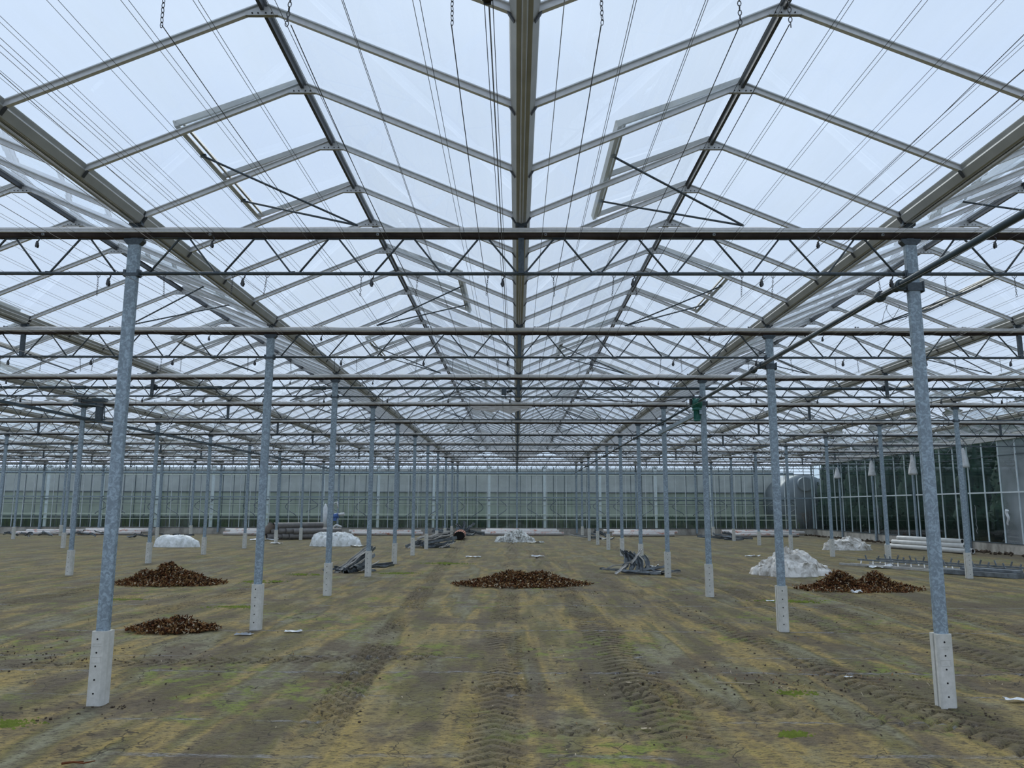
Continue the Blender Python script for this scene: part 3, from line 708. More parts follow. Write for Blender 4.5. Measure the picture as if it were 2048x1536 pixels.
# neighbouring building + tank + trees
t = thing('neighbour_building', 'grey panelled low building beyond the far glass wall', 'building', (-12, 64, 0))
bm_ = MB(); bm_.box((0, 0, 3.95), (66, .3, 1.9)); 
nb = NT('weathered_panels'); f = nb.noise(nb.mapv(nb.pos(), (.7, 1, .9)), 1.2, 6, .65)
bm_.obj('wall_panel', nb.pbr(nb.ramp(f, [(.3, (.30, .315, .30)), (.7, (.42, .435, .415))]), .9), t)
bm_ = MB(); bm_.box((0, .05, 1.6), (66, .3, 2.8)); bm_.obj('lower_wall', simple('greenish_panels', (.26, .30, .225), .9, 0, .22, 1.1), t)
bm_ = MB(); bm_.box((0, -.18, 3.0), (66, .06, .06)); bm_.box((0, -.18, 2.05), (66, .05, .04)); bm_.obj('batten', M['truss'], t)
rr = random.Random(3)
a = MB()
for q in range(2600):
    x = rr.uniform(-38, 21); y = rr.uniform(57.6, 59.5); h_ = rr.uniform(.3, 1.25)*(.7 + .5*noise.noise(Vector((x*.3, 0, 0)))); d = rr.uniform(-.15, .15)
    a.add([(x-.05, y, 0), (x+.05, y, 0), (x+d+.03, y+.03, h_*1.2), (x+d-.03, y, h_)], [(0, 1, 2, 3)], q % 2)
a.box((-9, 59.3, .55), (60, .4, 1.1), mi=1)
tag(a.obj('undergrowth', [simple('weed_green', (.045, .085, .035), .9, 0, .4, 2), simple('weed_dark', (.02, .05, .03), .9, 0, .4, 2)]), 'dark green weeds along the outside of the far wall', 'plants', kind='stuff')

t = thing('storage_tank', 'large round grey storage tank outside the far right corner', 'tank', (22.3, 60.5, 2.15))
a = MB(); a.lathe([(0, .42), (.6, .40), (1.3, .30), (1.9, .12), (2.2, -.15), (2.25, -.4), (2.25, -5), (0, -5)], (0, 0, 0), 48, 0, 'Y'); a.obj('tank_shell', M['tank'], t)
a = MB(); a.tube([(-.2, -.62, 1.45), (-.2, .1, 1.45)], .52, 32); a.obj('manhole_cover', simple('cover_metal', (.19, .22, .245), .45, .2, .08), t)
a = MB(); a.box((0, 2, -1.6), (2.6, .4, 1.4)); a.box((0, 4, -1.6), (2.6, .4, 1.4)); a.obj('tank_saddle', M['dark'], t)

def branches(mb, p, d, L_, r, dep, rr):
    q = p + d*L_; mb.tube([p, (p+q)/2 + Vector((rr.uniform(-1, 1), rr.uniform(-1, 1), 0))*L_*.06, q], r, 5, 0, False, r*.6)
    if dep == 0: return
    for _ in range(3 if dep > 1 else 4):
        nd = (d + Vector((rr.uniform(-1, 1), rr.uniform(-1, 1), rr.uniform(-.3, .6)))*.75).normalized()
        branches(mb, p + d*L_*rr.uniform(.55, 1), nd, L_*rr.uniform(.55, .8), r*.55, dep-1, rr)
for i_, (x, y, h_, lab) in enumerate([(20.2, 55.0, .8, 'bare brown shrub outside the far right corner in front of the tank'), (31, 34, 2.5, 'leafless tree rising above the right glass wall near the front'), (36, 45, 3.0, 'leafless tree farther back beyond the right glass wall')]):
    t = thing('bare_tree', lab, 'tree', (x, y, 0))
    a = MB(); a.tube([(0, 0, 0), (.03, 0, h_*.5), (0, 0, h_)], .03*h_+.02, 7, 0, False, .02*h_+.01); a.obj('trunk', M['bark'], t)
    a = MB(); rr = random.Random(i_)
    for _ in range(5): branches(a, Vector((0, 0, h_*rr.uniform(.5, 1))), Vector((rr.uniform(-1, 1), rr.uniform(-1, 1), 1.3)).normalized(), h_*.55, .02*h_+.004, 4, rr)
    a.obj('branches', M['bark'], t)
for i_ in range(9):
    y = 33.5 + i_*3.1; rr = random.Random(i_*3+1); x = 24.0 + rr.uniform(-.4, .6); hh = rr.uniform(6.8, 8.2)
    t = thing('evergreen_tree', f"dense dark evergreen outside the right glass wall, {ORD[i_]} counted from the front", 'tree', (x, y, 0), 0, 'evergreens outside the right wall')
    a = MB(); a.tube([(0, 0, 0), (0, 0, hh*.8)], .12, 8); a.obj('trunk', M['bark'], t)
    a = MB()
    vs_ = []; nn = 24; mm = 16
    for j in range(mm+1):
        for q in range(nn):
            u = j/mm; rad = (1.9*(1-u)**.55*(.4+.6*min(1, u*6)) + .02)*(1 + .35*noise.noise(Vector((q*.9, j*.8, i_*7))))
            if j == mm: rad = .02
            vs_.append((rad*math.cos(2*PI*q/nn)*.9, rad*math.sin(2*PI*q/nn)*1.05, .1 + u*hh))
    a.add(vs_, [(j*nn+q, j*nn+(q+1) % nn, (j+1)*nn+(q+1) % nn, (j+1)*nn+q) for j in range(mm) for q in range(nn)], 0, True)
    for q in range(900):
        u = rr.random()**1.2; an = rr.uniform(0, 2*PI); rad = 1.95*(1-u)**.55*(.5+.5*min(1, u*6))*rr.uniform(.9, 1.15); p = Vector((rad*math.cos(an)*.9, rad*math.sin(an), .1+u*hh))
        d1 = Vector((rr.uniform(-1, 1), rr.uniform(-1, 1), rr.uniform(-1, 1)))*.16; d2 = Vector((rr.uniform(-1, 1), rr.uniform(-1, 1), rr.uniform(-1, 1)))*.12
        a.add([p, p+d1, p+d1+d2, p+d2], [(0, 1, 2, 3)])
    a.obj('foliage', M['leafdark'], t)

# ------------------------------------------------------------------ right wall
wr = tag(empty('wall_right', (RIGHT, 0, 0)), 'right glass wall with dark trees behind, on a concrete plinth', kind='structure')
y0, y1 = 3.0, BACK
a = MB(); a.box((.08, (y0+y1)/2, .14), (.16, y1-y0, .50)); a.obj('plinth', M['plinth'], wr)
a = MB(); a.box((.03, (y0+y1)/2, .40), (.1, y1-y0, .03)); a.obj('sill', M['dark'], wr)
a = MB(); a.prism([(-.018, -.014), (-.018, .014), (.03, .018), (.03, -.018)], (0, 0, .40), (0, 0, 4.62), (1, 0, 0), (0, 1, 0)); MU2 = a.mesh('mullion', M['postwhite'])
y = BACK
while y > y0: link('mullion', MU2, wr, (0, y, 0)); y -= 1.125
a = MB(); a.box((0, 0, 2.3), (.07, .14, 4.6)); WP2 = a.mesh('wall_post', M['post'])
for k in range(-1, 11): link('wall_post', WP2, wr, (-.06, ROW(k)+.2, 0))
for k in range(-1, 10):
    a = MB(); a.box((-.07, ROW(k)+2.45, 2.47), (.05, 4.05, .06)); a.obj('rail', M['postwhite'], wr)
a = MB(); a.box((0, (y0+y1)/2, 3.98), (.025, y1-y0, .03)); a.obj('rail', M['truss'], wr)
a = MB(); a.prism([(-.10, 4.60), (.10, 4.60), (.10, 4.78), (-.14, 4.74)], (0, y0, 0), (0, y1, 0), (1, 0, 0), (0, 0, 1)); a.obj('eaves_beam', M['whitep'], wr)
yc = 31.6 + .55
a = MB(); a.add([(.02, ROW(5)+2.2, .41), (.02, y1, .41), (.02, y1, 4.6), (.02, ROW(5)+2.2, 4.6)], [(0, 1, 2, 3)]); a.obj('glass_pane', M['rglass'], wr)
a = MB(); a.add([(.02, y0, .41), (.02, ROW(5)+2.2, .41), (.02, ROW(5)+2.2, 4.6), (.02, y0, 4.6)], [(0, 1, 2, 3)]); tag(a.obj('glass_pane', M['fglass'], wr), 'clouded grey glass panes')
a = MB()
rr = random.Random(11)
for q in range(240):
    y = rr.uniform(22, y1); x = RIGHT - rr.uniform(.15, .9); y = min(y, BACK-.4); s_ = rr.uniform(.03, .10); c_ = Vector((x, y, 0))
    a.box(c_ + Vector((0, 0, s_*.3)), (s_*1.5, s_*1.3, s_), Matrix.Rotation(rr.uniform(0, 3), 3, Vector((rr.random(), rr.random(), 1)).normalized()))
tag(a.obj('soil_clods', M['soil']), 'dark loose clods of soil along the foot of the right wall', 'soil', kind='stuff')
# plastic bags on the wall posts
for i_, (y, z0, z1) in enumerate([(34.5, 4.46, 3.60), (39.0, 4.46, 3.47), (43.5, 4.46, 3.58), (48.2, 4.30, 3.62)]):
    a = MB(); vs_ = []; nn = 18; mm = 9; rr = random.Random(i_)
    for j in range(mm+1):
        for q in range(nn):
            u = j/mm; rad = .05 + .20*u**.8; rad *= 1 + .22*noise.noise(Vector((q*1.3, u*2, i_*5))) + .10*math.sin(q*PI*.9)
            vs_.append((rad*math.cos(2*PI*q/nn)*.75, rad*math.sin(2*PI*q/nn), (z1-z0)*u + .03*noise.noise(Vector((q*.8, 3, i_)))*u))
    a.add(vs_, [(j*nn+q, j*nn+(q+1) % nn, (j+1)*nn+(q+1) % nn, (j+1)*nn+q) for j in range(mm) for q in range(nn)] + [tuple(mm*nn+q for q in range(nn))], 0, True)
    t = thing('plastic_bag', f"crumpled white plastic bag hanging high on the right wall, {ORD[i_]} from the front", 'bag', (19.78, y, z0)); a.obj('bag_film', M['bag'], t)
    a = MB(); a.tube([(0, 0, .0), (.02, 0, .12), (.08, 0, .2)], .012, 6); a.obj('tie', M['dark'], t)
a = MB(); vs_ = [(0, .05*math.sin(q*.8), 2.05 - .055*q) for q in range(12)]; a.tube(vs_, .07, 6, r1=.03); tag(a.obj('rag', M['whitep'], None, (19.86, ROW(5)+1.75, -.3)), 'white rag tied to a post of the right wall', 'rag')
for i_, y in enumerate((34.1, 43.2)):
    a = MB(); a.tube([(.02*math.sin(q*2.1), .02*math.cos(q*1.7), 1.75-.1*q) for q in range(13)], .008, 5); tag(a.obj('twisted_cord', M['cordl'], None, (19.85, y, .2)), f"pale twisted cord hanging on the right wall below the {'first' if i_ == 0 else 'third'} bag", 'cord')

# ------------------------------------------------------------------ ground things
def heap(name, label, cx, cy, a_, b_, humps, n, seed):
    rr = random.Random(seed)
    def hz(x, y):
        z = 0
        for hx, hy, hw, hh in humps:
            d = ((x-hx)/(hw*a_))**2 + ((y-hy)/(hw*b_))**2; z = max(z, hh*math.exp(-d*1.4)) if True else z
        e_ = (x/a_)**2 + (y/b_)**2; return z*max(0, 1 - e_**2)
    m_ = MB(); N1, N2 = 34, 20; vs_ = []
    for j in range(N2+1):
        for i in range(N1+1):
            x = -a_ + 2*a_*i/N1; y = -b_ + 2*b_*j/N2; vs_.append((x, y, hz(x, y)*.93 + .02*noise.noise(Vector((x*6, y*6, seed))) - .035))
    m_.add(vs_, [(j*(N1+1)+i, j*(N1+1)+i+1, (j+1)*(N1+1)+i+1, (j+1)*(N1+1)+i) for j in range(N2) for i in range(N1)], 0, True)
    k = 0
    while k < n:
        an = rr.uniform(0, 2*PI); q = rr.random()**.6*1.12; x, y = a_*q*math.cos(an), b_*q*math.sin(an)
        if q > .95 and rr.random() < .6: continue
        z = hz(x, y); k += 1
        L_ = rr.uniform(.03, .09); wd = rr.uniform(.006, .020); dr = Vector((rr.uniform(-1, 1), rr.uniform(-1, 1), rr.uniform(-.25, .75))).normalized()
        sd = dr.cross(Vector((rr.uniform(-1, 1), rr.uniform(-1, 1), rr.uniform(-1, 1)))).normalized()*wd; bd = dr.cross(sd).normalized()*L_*rr.uniform(-.45, .45)
        p = Vector((x, y, z + rr.uniform(-.01, .03)))
        c1 = p + dr*L_*.5 + bd; c2 = p + dr*L_
        m_.add([p-sd*.4, p+sd*.4, c1+sd, c1-sd, c2+sd*.3, c2-sd*.3], [(0, 1, 2, 3), (3, 2, 4, 5)], rr.choices((0, 1, 2, 3), (3, 5, 5, 1.6))[0])
    o = m_.obj(name, [M['l1'], M['l2'], M['l3'], M['l4']], None, (cx, cy, 0)); tag(o, label, 'leaf heap', kind='stuff'); return o
heap('leaf_heap', 'tall pointed heap of dry brown leaves behind the nearest left post', -8.42, 19.1, 1.25, .75, [(-.05, .1, .42, .44), (-.55, 0, .38, .28), (.45, -.1, .55, .26)], 6500, 1)
heap('leaf_heap', 'small low heap of dark brown leaves, closest to the camera', -5.2, 12.05, .62, .36, [(.1, 0, .55, .15), (-.25, 0, .4, .10)], 2800, 2)
heap('leaf_heap', 'wide flat heap of rusty leaves in the middle of the aisle', .08, 19.1, 1.5, .8, [(-.25, .1, .5, .27), (.45, .1, .5, .26), (-.9, 0, .4, .12), (1.0, 0, .4, .14)], 7000, 3)
heap('leaf_heap', 'double humped brown leaf heap beside the white sheeting on the right', 7.75, 18.2, 1.3, .75, [(-.45, 0, .42, .37), (.45, .1, .35, .36), (.9, 0, .4, .14)], 7000, 4)
a = MB(); rr = random.Random(21)
for q in range(900):
    c_ = rr.choices([(1.1, 17.2, .7, .35), (-7.4, 16.2, 1.2, .25), (2.6, 8.8, 1.6, .5), (-5.6, 9.8, 1.5, .7), (.2, 10.5, .5, 3), (0, 12, 7, 6)], (2, 2, 4, 2, 1, 3))[0]
    x, y = rr.gauss(c_[0], c_[2]*.8), rr.gauss(c_[1], c_[3]*.9)
    if y < 4: continue
    L_ = rr.uniform(.008, .03); dr = Vector((rr.uniform(-1, 1), rr.uniform(-1, 1), rr.uniform(0, .4))).normalized(); sd = dr.cross(Vector((0, 0, 1))).normalized()*rr.uniform(.003, .007)
    p = Vector((x, y, hgt(x, y)+.001)); c1 = p + dr*L_ + Vector((0, 0, .006)); c2 = p + dr*L_*1.8
    a.add([p-sd*.4, p+sd*.4, c1+sd, c1-sd, c2+sd*.3, c2-sd*.3], [(0, 1, 2, 3), (3, 2, 4, 5)], rr.choices((0, 1, 2, 3), (4, 4, 2, 2))[0])
tag(a.obj('leaf_litter', [M['l1'], M['l2'], M['l3'], M['l4']]), 'scattered bits of dead leaves and stalks across the soil', 'leaf litter', kind='stuff')
a = MB(); rr = random.Random(22)
for q in range(500):
    c_ = rr.choices([(2.8, 8.6, 1.5, .7), (-5.5, 10, 1.8, .9), (-4, 7.4, .6, .3), (4, 7.4, .6, .3), (0, 9, 6, 5), (3, 14, 3, 3)], (4, 4, 1, 1, 4, 2))[0]
    x, y = rr.gauss(c_[0], c_[2]*.6), rr.gauss(c_[1], c_[3]*.6)
    if y < 4: continue
    s_ = rr.uniform(.004, .015); a.box((x, y, hgt(x, y)-.006+s_*.2), (s_*1.6, s_*1.2, s_*.9), Matrix.Rotation(rr.uniform(0, 6), 3, Vector((rr.uniform(-.3, .3), rr.uniform(-.3, .3), 1)).normalized()))
tag(a.obj('soil_crumbs', M['soil']), 'loose dark crumbs of soil on the floor near the front posts', 'soil', kind='stuff')

def bundle(label, mat, cx, cy, a_, b_, h_, seed, crease=1.0, shape=0):
    m_ = MB(); N1, N2 = 130, 80; vs_ = []; rb = random.Random(seed)
    wads = []
    for _ in range(5 if shape == 1 else 34):
        an, q = rb.uniform(0, 2*PI), rb.random()**.6*.80; bu, bv = q*math.cos(an), q*math.sin(an)
        if shape == 1: bu, bv, rad_ = (-.5, 0, .62) if _ == 0 else ((.05, .05, .72) if _ == 1 else ((.62, 0, .34) if _ == 2 else (rb.uniform(-.5, .3), rb.uniform(-.2, .2), .5))); wads.append((bu, bv, rad_, rad_*1.15, .95 if _ < 2 else .62, 0)); continue
        ev = max(.12, 1 - (bu*bu + bv*bv))**.6
        if shape == 2: ev *= .55 + .5*math.exp(-((bu+.05)/.5)**2)
        rad_ = rb.uniform(.16, .36); wads.append((bu, bv, rad_*rb.uniform(.8, 1.5), rad_*rb.uniform(.9, 1.6), ev*rb.uniform(.72, 1.08), rb.uniform(0, PI)))
    for j in range(N2+1):
        for i in range(N1+1):
            u, v = -1 + 2*i/N1, -1 + 2*j/N2
            x, y = u*a_, v*b_; r_ = (abs(u)**2.4 + abs(v)**2.2); sil = .80 + .26*noise.noise(Vector((u*3.4, v*2.6, seed))); sil = min(sil, .98)
            bas = max(0, 1 - r_/sil)**.5 if True else 0
            tp = (1 + .35*noise.noise(Vector((u*1.7, v*1.7, seed+3)))) if not shape else (1 - .35*max(0, u-.3) if shape == 1 else 1)
            if shape == 2: tp = .35 + .9*math.exp(-((u+.05)/.45)**2)
            w_ = Vector((x*3.2 + seed, y*3.2, bas*1.2)); w_ += noise.noise_vector(w_*.6)*.9
            r1 = 1-abs(noise.noise(w_*.7))*2.2; r2 = 1-abs(noise.noise(w_*1.7 + Vector((5, 2, 1))))*2.2; r3 = 1-abs(noise.noise(w_*3.8 + Vector((1, 7, 3))))*2
            if shape == 2: tp = .50 + .60*math.exp(-((u+.05)/.55)**2)
            wv_ = noise.noise_vector(Vector((u*3.2, v*2.6, seed*1.7)))*.10*crease; z = 0
            for bu, bv, ra, rb_, hz_, th in wads:
                du, dv = u + wv_.x - bu, v + wv_.y - bv; c_, s_ = math.cos(th), math.sin(th)
                dd = ((du*c_ + dv*s_)/ra)**2 + ((-du*s_ + dv*c_)/rb_)**2
                if dd < 1: z = max(z, hz_*(1-dd)**.42)
            z *= min(1, max(0, 1-abs(v)-.03)*7)*min(1, max(0, 1-abs(u)-.02)*9); bas = min(1, z*2.2)
            z = h_*z + bas*crease*(.050*r2 + .035*r3 - .03) - .02
            of = noise.noise_vector(w_*1.6)*.13*crease*bas
            vs_.append((x+of.x, y+of.y, z + (0.0 if bas > 0 else -.03)))
    m_.add(vs_, [(j*(N1+1)+i, j*(N1+1)+i+1, (j+1)*(N1+1)+i+1, (j+1)*(N1+1)+i) for j in range(N2) for i in range(N1)], 0, False)
    o = m_.obj('plastic_sheeting', mat, None, (cx, cy, 0)); tag(o, label, 'sheeting'); return o
bundle('smooth bulging white wrapped bundle lying far left on the mossy soil', M['sheetw'], -15.4, 35.8, 1.05, .6, .58, 2, .35, 1)
bundle('bright white bag-like sheeting with ragged end behind the third left post', M['sheetw'], -8.5, 37.2, 1.25, .75, .66, 8, .9, 1)
bundle('black-stained white sheeting heap in the middle before the far wall', M['sheetg'], -.1, 42.0, 1.15, .7, .60, 13, 1.2, 2)
bundle('big crumpled white sheeting heap beside the double humped leaf heap', M['sheetd'], 7.65, 22.3, 1.12, .8, .66, 21, 1.1, 2)
bundle('greyish crumpled sheeting heap near the right wall', M['sheetd'], 14.6, 35.3, 1.15, .8, .52, 33, 1.2, 0)
# torn end scraps
def scrap(cx, cy, s, mat, lab, seed, cat='scrap', flat=.25, name='plastic_scrap'):
    m_ = MB(); rr = random.Random(seed); n = 7; vs_ = []
    for j in range(n):
        for i in range(n):
            x, y = (i/(n-1)-.5)*s*rr.uniform(.9, 1.1)*1.6, (j/(n-1)-.5)*s*.6
            vs_.append((x + .15*s*noise.noise(Vector((i, j, seed))), y, .012 + flat*s*abs(noise.noise(Vector((i*.6, j*.6, seed*3.1))))*1.3))
    m_.add(vs_, [(j*n+i, j*n+i+1, (j+1)*n+i+1, (j+1)*n+i) for j in range(n-1) for i in range(n-1)])
    return tag(m_.obj(name, mat, None, (cx, cy, hgt(cx, cy)-.008)), lab, cat)
scrap(4.80, 7.93, .13, M['whitep'], 'torn white and red plastic strip right of the nearest right post', 5, name='torn_strip')
scrap(7.35, 17.35, .14, M['whitep'], 'white plastic scrap lying against the double humped leaf heap', 6, flat=.6)
scrap(-7.2, 36.2, .55, M['sheetg'], 'ragged grimy sheet scrap by the bright white sheeting', 7)
scrap(.95, 40.5, .5, M['sheetg'], 'small dark scrap at the right end of the black-stained sheeting', 8)
scrap(-3.35, 11.9, .16, M['whitep'], 'small white scrap right of the second left post', 9)
scrap(-4.0, 11.65, .16, M['cordl'], 'greyish crumbled mortar at the foot of the second left post', 10, name='mortar_scrap')
scrap(5.0, 15.9, .10, M['whitep'], 'small pale scrap in front of the double humped leaf heap', 11)
scrap(-1.62, 29.0, .35, M['whitep'], 'white plastic scrap in the aisle before the scrap metal', 12)
scrap(.75, 29.5, .3, M['whitep'], 'white plastic flake in the aisle right of centre, far', 13)
scrap(3.6, 8.9, .06, M['whitep'], 'tiny white fragment between the right posts', 14)
scrap(1.15, 8.55, .05, M['l4'], 'tiny yellow leaf fragment near the chevron tyre track', 15, 'leaf', name='dead_leaf')
scrap(1.05, 6.9, .05, M['l4'], 'pale curled leaf on the ochre patch at the front', 16, 'leaf', name='dead_leaf')
scrap(11.2, 24.6, .5, M['whitep'], 'white flakes left of the stacked lattice girders', 17)
scrap(8.9, 30.0, .35, M['whitep'], 'white scrap left of the greyish sheeting', 18)
a = MB(); a.tube([(-.13, 0, .02), (-.05, .01, .028), (.03, -.01, .026), (.10, .015, .035)], .009, 6, r1=.004); a.tube([(-.05, .01, .028), (0, .05, .02)], .005, 5)
tag(a.obj('twig', M['l2'], None, (-3.15, 5.85, 0)), 'brown twig lying on the soil at the lower left', 'twig')
a = MB(); a.tube([(-.2, .03, .01), (0, 0, .014), (.2, -.04, .01)], .005, 5)
tag(a.obj('straw_stalk', M['l4'], None, (2.25, 8.55, 0)), 'thin pale stalk lying on the dark crumbly soil', 'stalk')
# moss cushions
def moss(cx, cy, a_, b_, lab, seed):
    m_ = MB(); rr = random.Random(seed)
    for q in range(int(260 + 500*a_)):
        x, y = rr.gauss(0, .42)*a_, rr.gauss(0, .42)*b_
        if noise.noise(Vector((x*5/a_*.5, y*5/b_*.5, seed*2.3))) < -.12: continue
        s_ = rr.uniform(.006, .020)*(1 + a_); z = hgt(cx+x, cy+y) - hgt(cx, cy); n_ = 6; o_ = rr.random()
        vs_ = [(x, y, z + s_*.55)] + [(x + s_*rr.uniform(.8, 1.3)*math.cos(o_+k*PI/3), y + s_*math.sin(o_+k*PI/3), z - .008) for k in range(n_)]
        m_.add(vs_, [(0, 1+k, 1+(k+1) % n_) for k in range(n_)], 0, True)
    tag(m_.obj('moss_patch', M['moss'], None, (cx, cy, hgt(cx, cy)-.006)), lab, 'moss', kind='stuff')
for i_, (x, y, a_, b_, lab) in enumerate([(2.75, 8.15, .2, .12, 'bright moss patch on the crumbly soil right of centre'), (2.25, 6.75, .12, .09, 'small moss patch at the front right of centre'), (-5.2, 14.6, .5, .16, 'yellow green moss streak left of the second left post'),
        (-6.3, 19.6, .55, .3, 'vivid moss patch right of the tall leaf heap'), (-5.8, 21.6, .5, .35, 'moss patch left of the third left post'), (-7.9, 15.8, .5, .14, 'thin moss streak in front of the tall leaf heap'), (-3.3, 22.0, .5, .3, 'moss patch right of the scrap behind the left posts'), (5.4, 16.0, .6, .2, 'pale moss streak in front of the white sheeting heap'), (-4.45, 7.0, .3, .14, 'mossy patch at the left edge of the front'), (-2.3, 26.0, .8, .4, 'moss patch in the aisle beyond the leaf heap')]):
    moss(x, y, a_, b_, lab, i_)

# scrap metal channels
def chan_mesh(L_, bend, seed, wd=.16, wh=.09):
    rr = random.Random(seed); m_ = MB(); n = 9; prof = [(-wd/2, wh), (-wd/2+.01, 0), (-wd*.12, 0), (-wd*.08, .02), (wd*.08, .02), (wd*.12, 0), (wd/2-.01, 0), (wd/2, wh), (wd/2-.008, wh), (wd/2-.018, .008), (-wd/2+.018, .008), (-wd/2+.008, wh)]
    vs_ = []; 
    for i in range(n):
        u = i/(n-1); c_ = Vector((bend*math.sin(u*PI)*L_ + .03*noise.noise(Vector((u*3, seed, 0))), (u-.5)*L_, .05*noise.noise(Vector((u*4, seed, 5))) + bend*.5*math.cos(u*PI)*L_*.3))
        sq = 1 + .5*noise.noise(Vector((u*5, seed, 9))); tw = .6*noise.noise(Vector((u*2, seed, 12)))
        for px, pz in prof: q = Matrix.Rotation(tw, 3, 'Y') @ Vector((px*sq, 0, pz/sq)); vs_.append(c_+q)
    P_ = len(prof); m_.add(vs_, [(i*P_+j, i*P_+(j+1) % P_, (i+1)*P_+(j+1) % P_, (i+1)*P_+j) for i in range(n-1) for j in range(P_)] + [tuple(range(P_))[::-1], tuple((n-1)*P_+j for j in range(P_))])
    return m_
CM = [chan_mesh(1.3, .02, 1).mesh('metal_channel', M['channel']), chan_mesh(1.0, .12, 2, .2, .08).mesh('metal_channel', M['channel']), chan_mesh(.8, .2, 3, .18, .1).mesh('metal_channel', M['channel']), chan_mesh(1.2, .0, 4, .14, .05).mesh('metal_channel', M['channell']), chan_mesh(.9, .05, 5, .05, .03).mesh('metal_channel', M['channell'])]
def pile(cx, cy, items, lab, grp):
    for mi, x, y, z, rx, ry, rz, s_ in items:
        o = link('metal_channel', CM[mi], None, (cx+x, cy+y, z)); o.rotation_euler = (math.radians(rx), math.radians(ry), math.radians(rz)); o.scale = (s_, s_, s_)
        tag(o, ('pale ' if mi > 2 else 'dark bent ') + lab, 'scrap metal', ('pale ' if mi > 2 else 'dark ') + grp)
# heap by the third/fourth left post: channels leaning up to the right
pile(-4.62, 22.6, [(3, -.10, 0, .30, 38, 20, -40, 1.0), (0, .10, .1, .33, 32, 10, -35, .9), (1, .22, .1, .22, 28, -20, -38, .9), (2, -.05, -.2, .08, 5, 160, -20, .9), (1, .30, -.1, .10, 15, 190, -30, .9), (4, .05, -.1, .36, 34, 0, -45, 1.0),
   (4, .2, -.15, .30, 28, 0, -52, .9), (0, -.45, -.1, .06, 4, 0, -55, .7), (2, -.3, -.1, .12, 14, 40, -60, .7), (0, .55, .2, .12, 5, 30, -60, .8), (4, .45, -.2, .16, 25, 0, -50, .7)], 'metal channel piled by the fourth left post', 'channels by the fourth left post')
# heap between right posts
pile(3.25, 22.3, [(2, -.30, .1, .36, 55, 15, 12, .8), (2, -.16, .1, .33, 52, 0, 18, .8), (2, -.02, .1, .30, 55, -10, 22, .8), (1, .14, .1, .28, 50, 20, 30, .7), (2, .32, .1, .25, 55, -15, -15, .7), (3, -.38, -.35, .13, 20, 10, -35, .55), (3, .1, .0, .46, 40, 10, -40, .5),
   (4, -.45, 0, .20, -14, 0, 70, 1.0), (0, -.55, .1, .06, 4, 0, 80, .6), (0, -.02, -.45, .05, 3, 30, 75, .6), (1, .35, -.3, .08, 5, 170, 60, .8), (0, .55, -.2, .12, -12, 20, 70, .7), (2, .7, -.3, .08, 4, 40, 80, .6), (0, .85, -.4, .05, -4, 0, 60, .6), (4, .8, -.5, .04, -5, 0, 65, .9), (2, .55, .1, .20, 5, 60, 50, .5)],
   'metal channel in the jumble between the right posts', 'channels between the right posts')
# ladder-like stack at the left line farther back
pile(-3.75, 36.2, [(0, -.55, 0, .12, 10, 0, -62, 1.3), (0, -.15, .1, .30, 12, 10, -60, 1.3), (3, .0, .0, .50, 10, 0, -60, 1.5), (0, .2, .0, .22, 9, -10, -62, 1.3), (4, .1, -.2, .40, 12, 0, -62, 1.7), (1, .1, -.3, .08, 5, 170, -60, 1.2), (2, -.2, -.2, .08, 3, 30, -58, 1.2), (3, -.55, -.3, .10, 12, 0, -58, 1.2), (1, .45, -.1, .15, 14, 10, -60, 1.0), (4, .5, -.4, .1, 14, 0, -35, 1.0), (4, .62, -.4, .1, 14, 0, -35, 1.0)],
   'metal channel stacked at an angle beside the left posts, far back', 'channels stacked far back on the left')
pile(-3.6, 51.0, [(1, -.7, 0, .2, 30, 10, 70, 1.2), (2, -.3, .1, .35, 50, 0, 20, 1.2), (2, 0, .1, .5, 70, 20, -20, 1.1), (1, .4, 0, .4, 40, 10, -60, 1.2), (0, .7, 0, .2, 15, 0, 80, 1.3), (0, 1.1, 0, .12, 5, 0, 85, 1.3), (2, .5, -.2, .15, 10, 150, 60, 1.2), (0, -1.1, -.3, .1, 5, 0, 60, 1.4), (1, -1.3, -.5, .25, 12, 10, 50, 1.3), (0, -.9, -.8, .15, 4, 0, 60, 1.3)],
   'metal channel in the black heap against the far wall', 'channels against the far wall')
pile(4.5, 45.5, [(0, -.5, 0, .08, 4, 0, 50, 1.2), (1, 0, 0, .2, 18, 20, 40, 1.0), (2, .3, .2, .25, 25, -20, 60, 1.0), (2, .1, .4, .3, 45, 10, 10, .9), (1, .6, -.3, .1, 5, 160, 50, 1.0), (3, -.9, .2, .12, 5, 0, 60, 1.1)], 'metal channel heaped by the far right posts', 'channels by the far right posts')
pile(11.9, 45.0, [(0, -.7, .3, .08, 4, 0, 75, 1.3), (1, -.2, 0, .2, 14, 20, 60, 1.1), (2, .2, .1, .22, 25, -10, 40, 1.0), (1, .4, -.2, .12, 5, 160, 70, 1.1), (0, .7, -.3, .1, 4, 0, 60, 1.1)], 'metal channel in the low heap before the right of the far wall', 'channels before the right of the far wall')
its = []; rr = random.Random(77)
for q in range(16): its.append((rr.choice((0, 1, 2, 4)), -2.6 + q*.38, rr.uniform(-.3, .3), rr.uniform(.06, .25), rr.uniform(-10, 25), rr.uniform(-60, 60), rr.uniform(60, 120), rr.uniform(.6, .9)))
pile(-27.6, 46.8, its, 'metal channel in the long jumble at the far left wall', 'channels at the far left')
its = []
for q in range(9): its.append((rr.choice((0, 1, 2, 4)), -1.6 + q*.38, rr.uniform(-.3, .3), rr.uniform(.05, .18), rr.uniform(-8, 20), rr.uniform(-60, 60), rr.uniform(60, 120), rr.uniform(.5, .8)))
pile(-20.3, 45.0, its, 'metal channel in the low jumble behind the smooth white bundle', 'channels behind the smooth bundle')

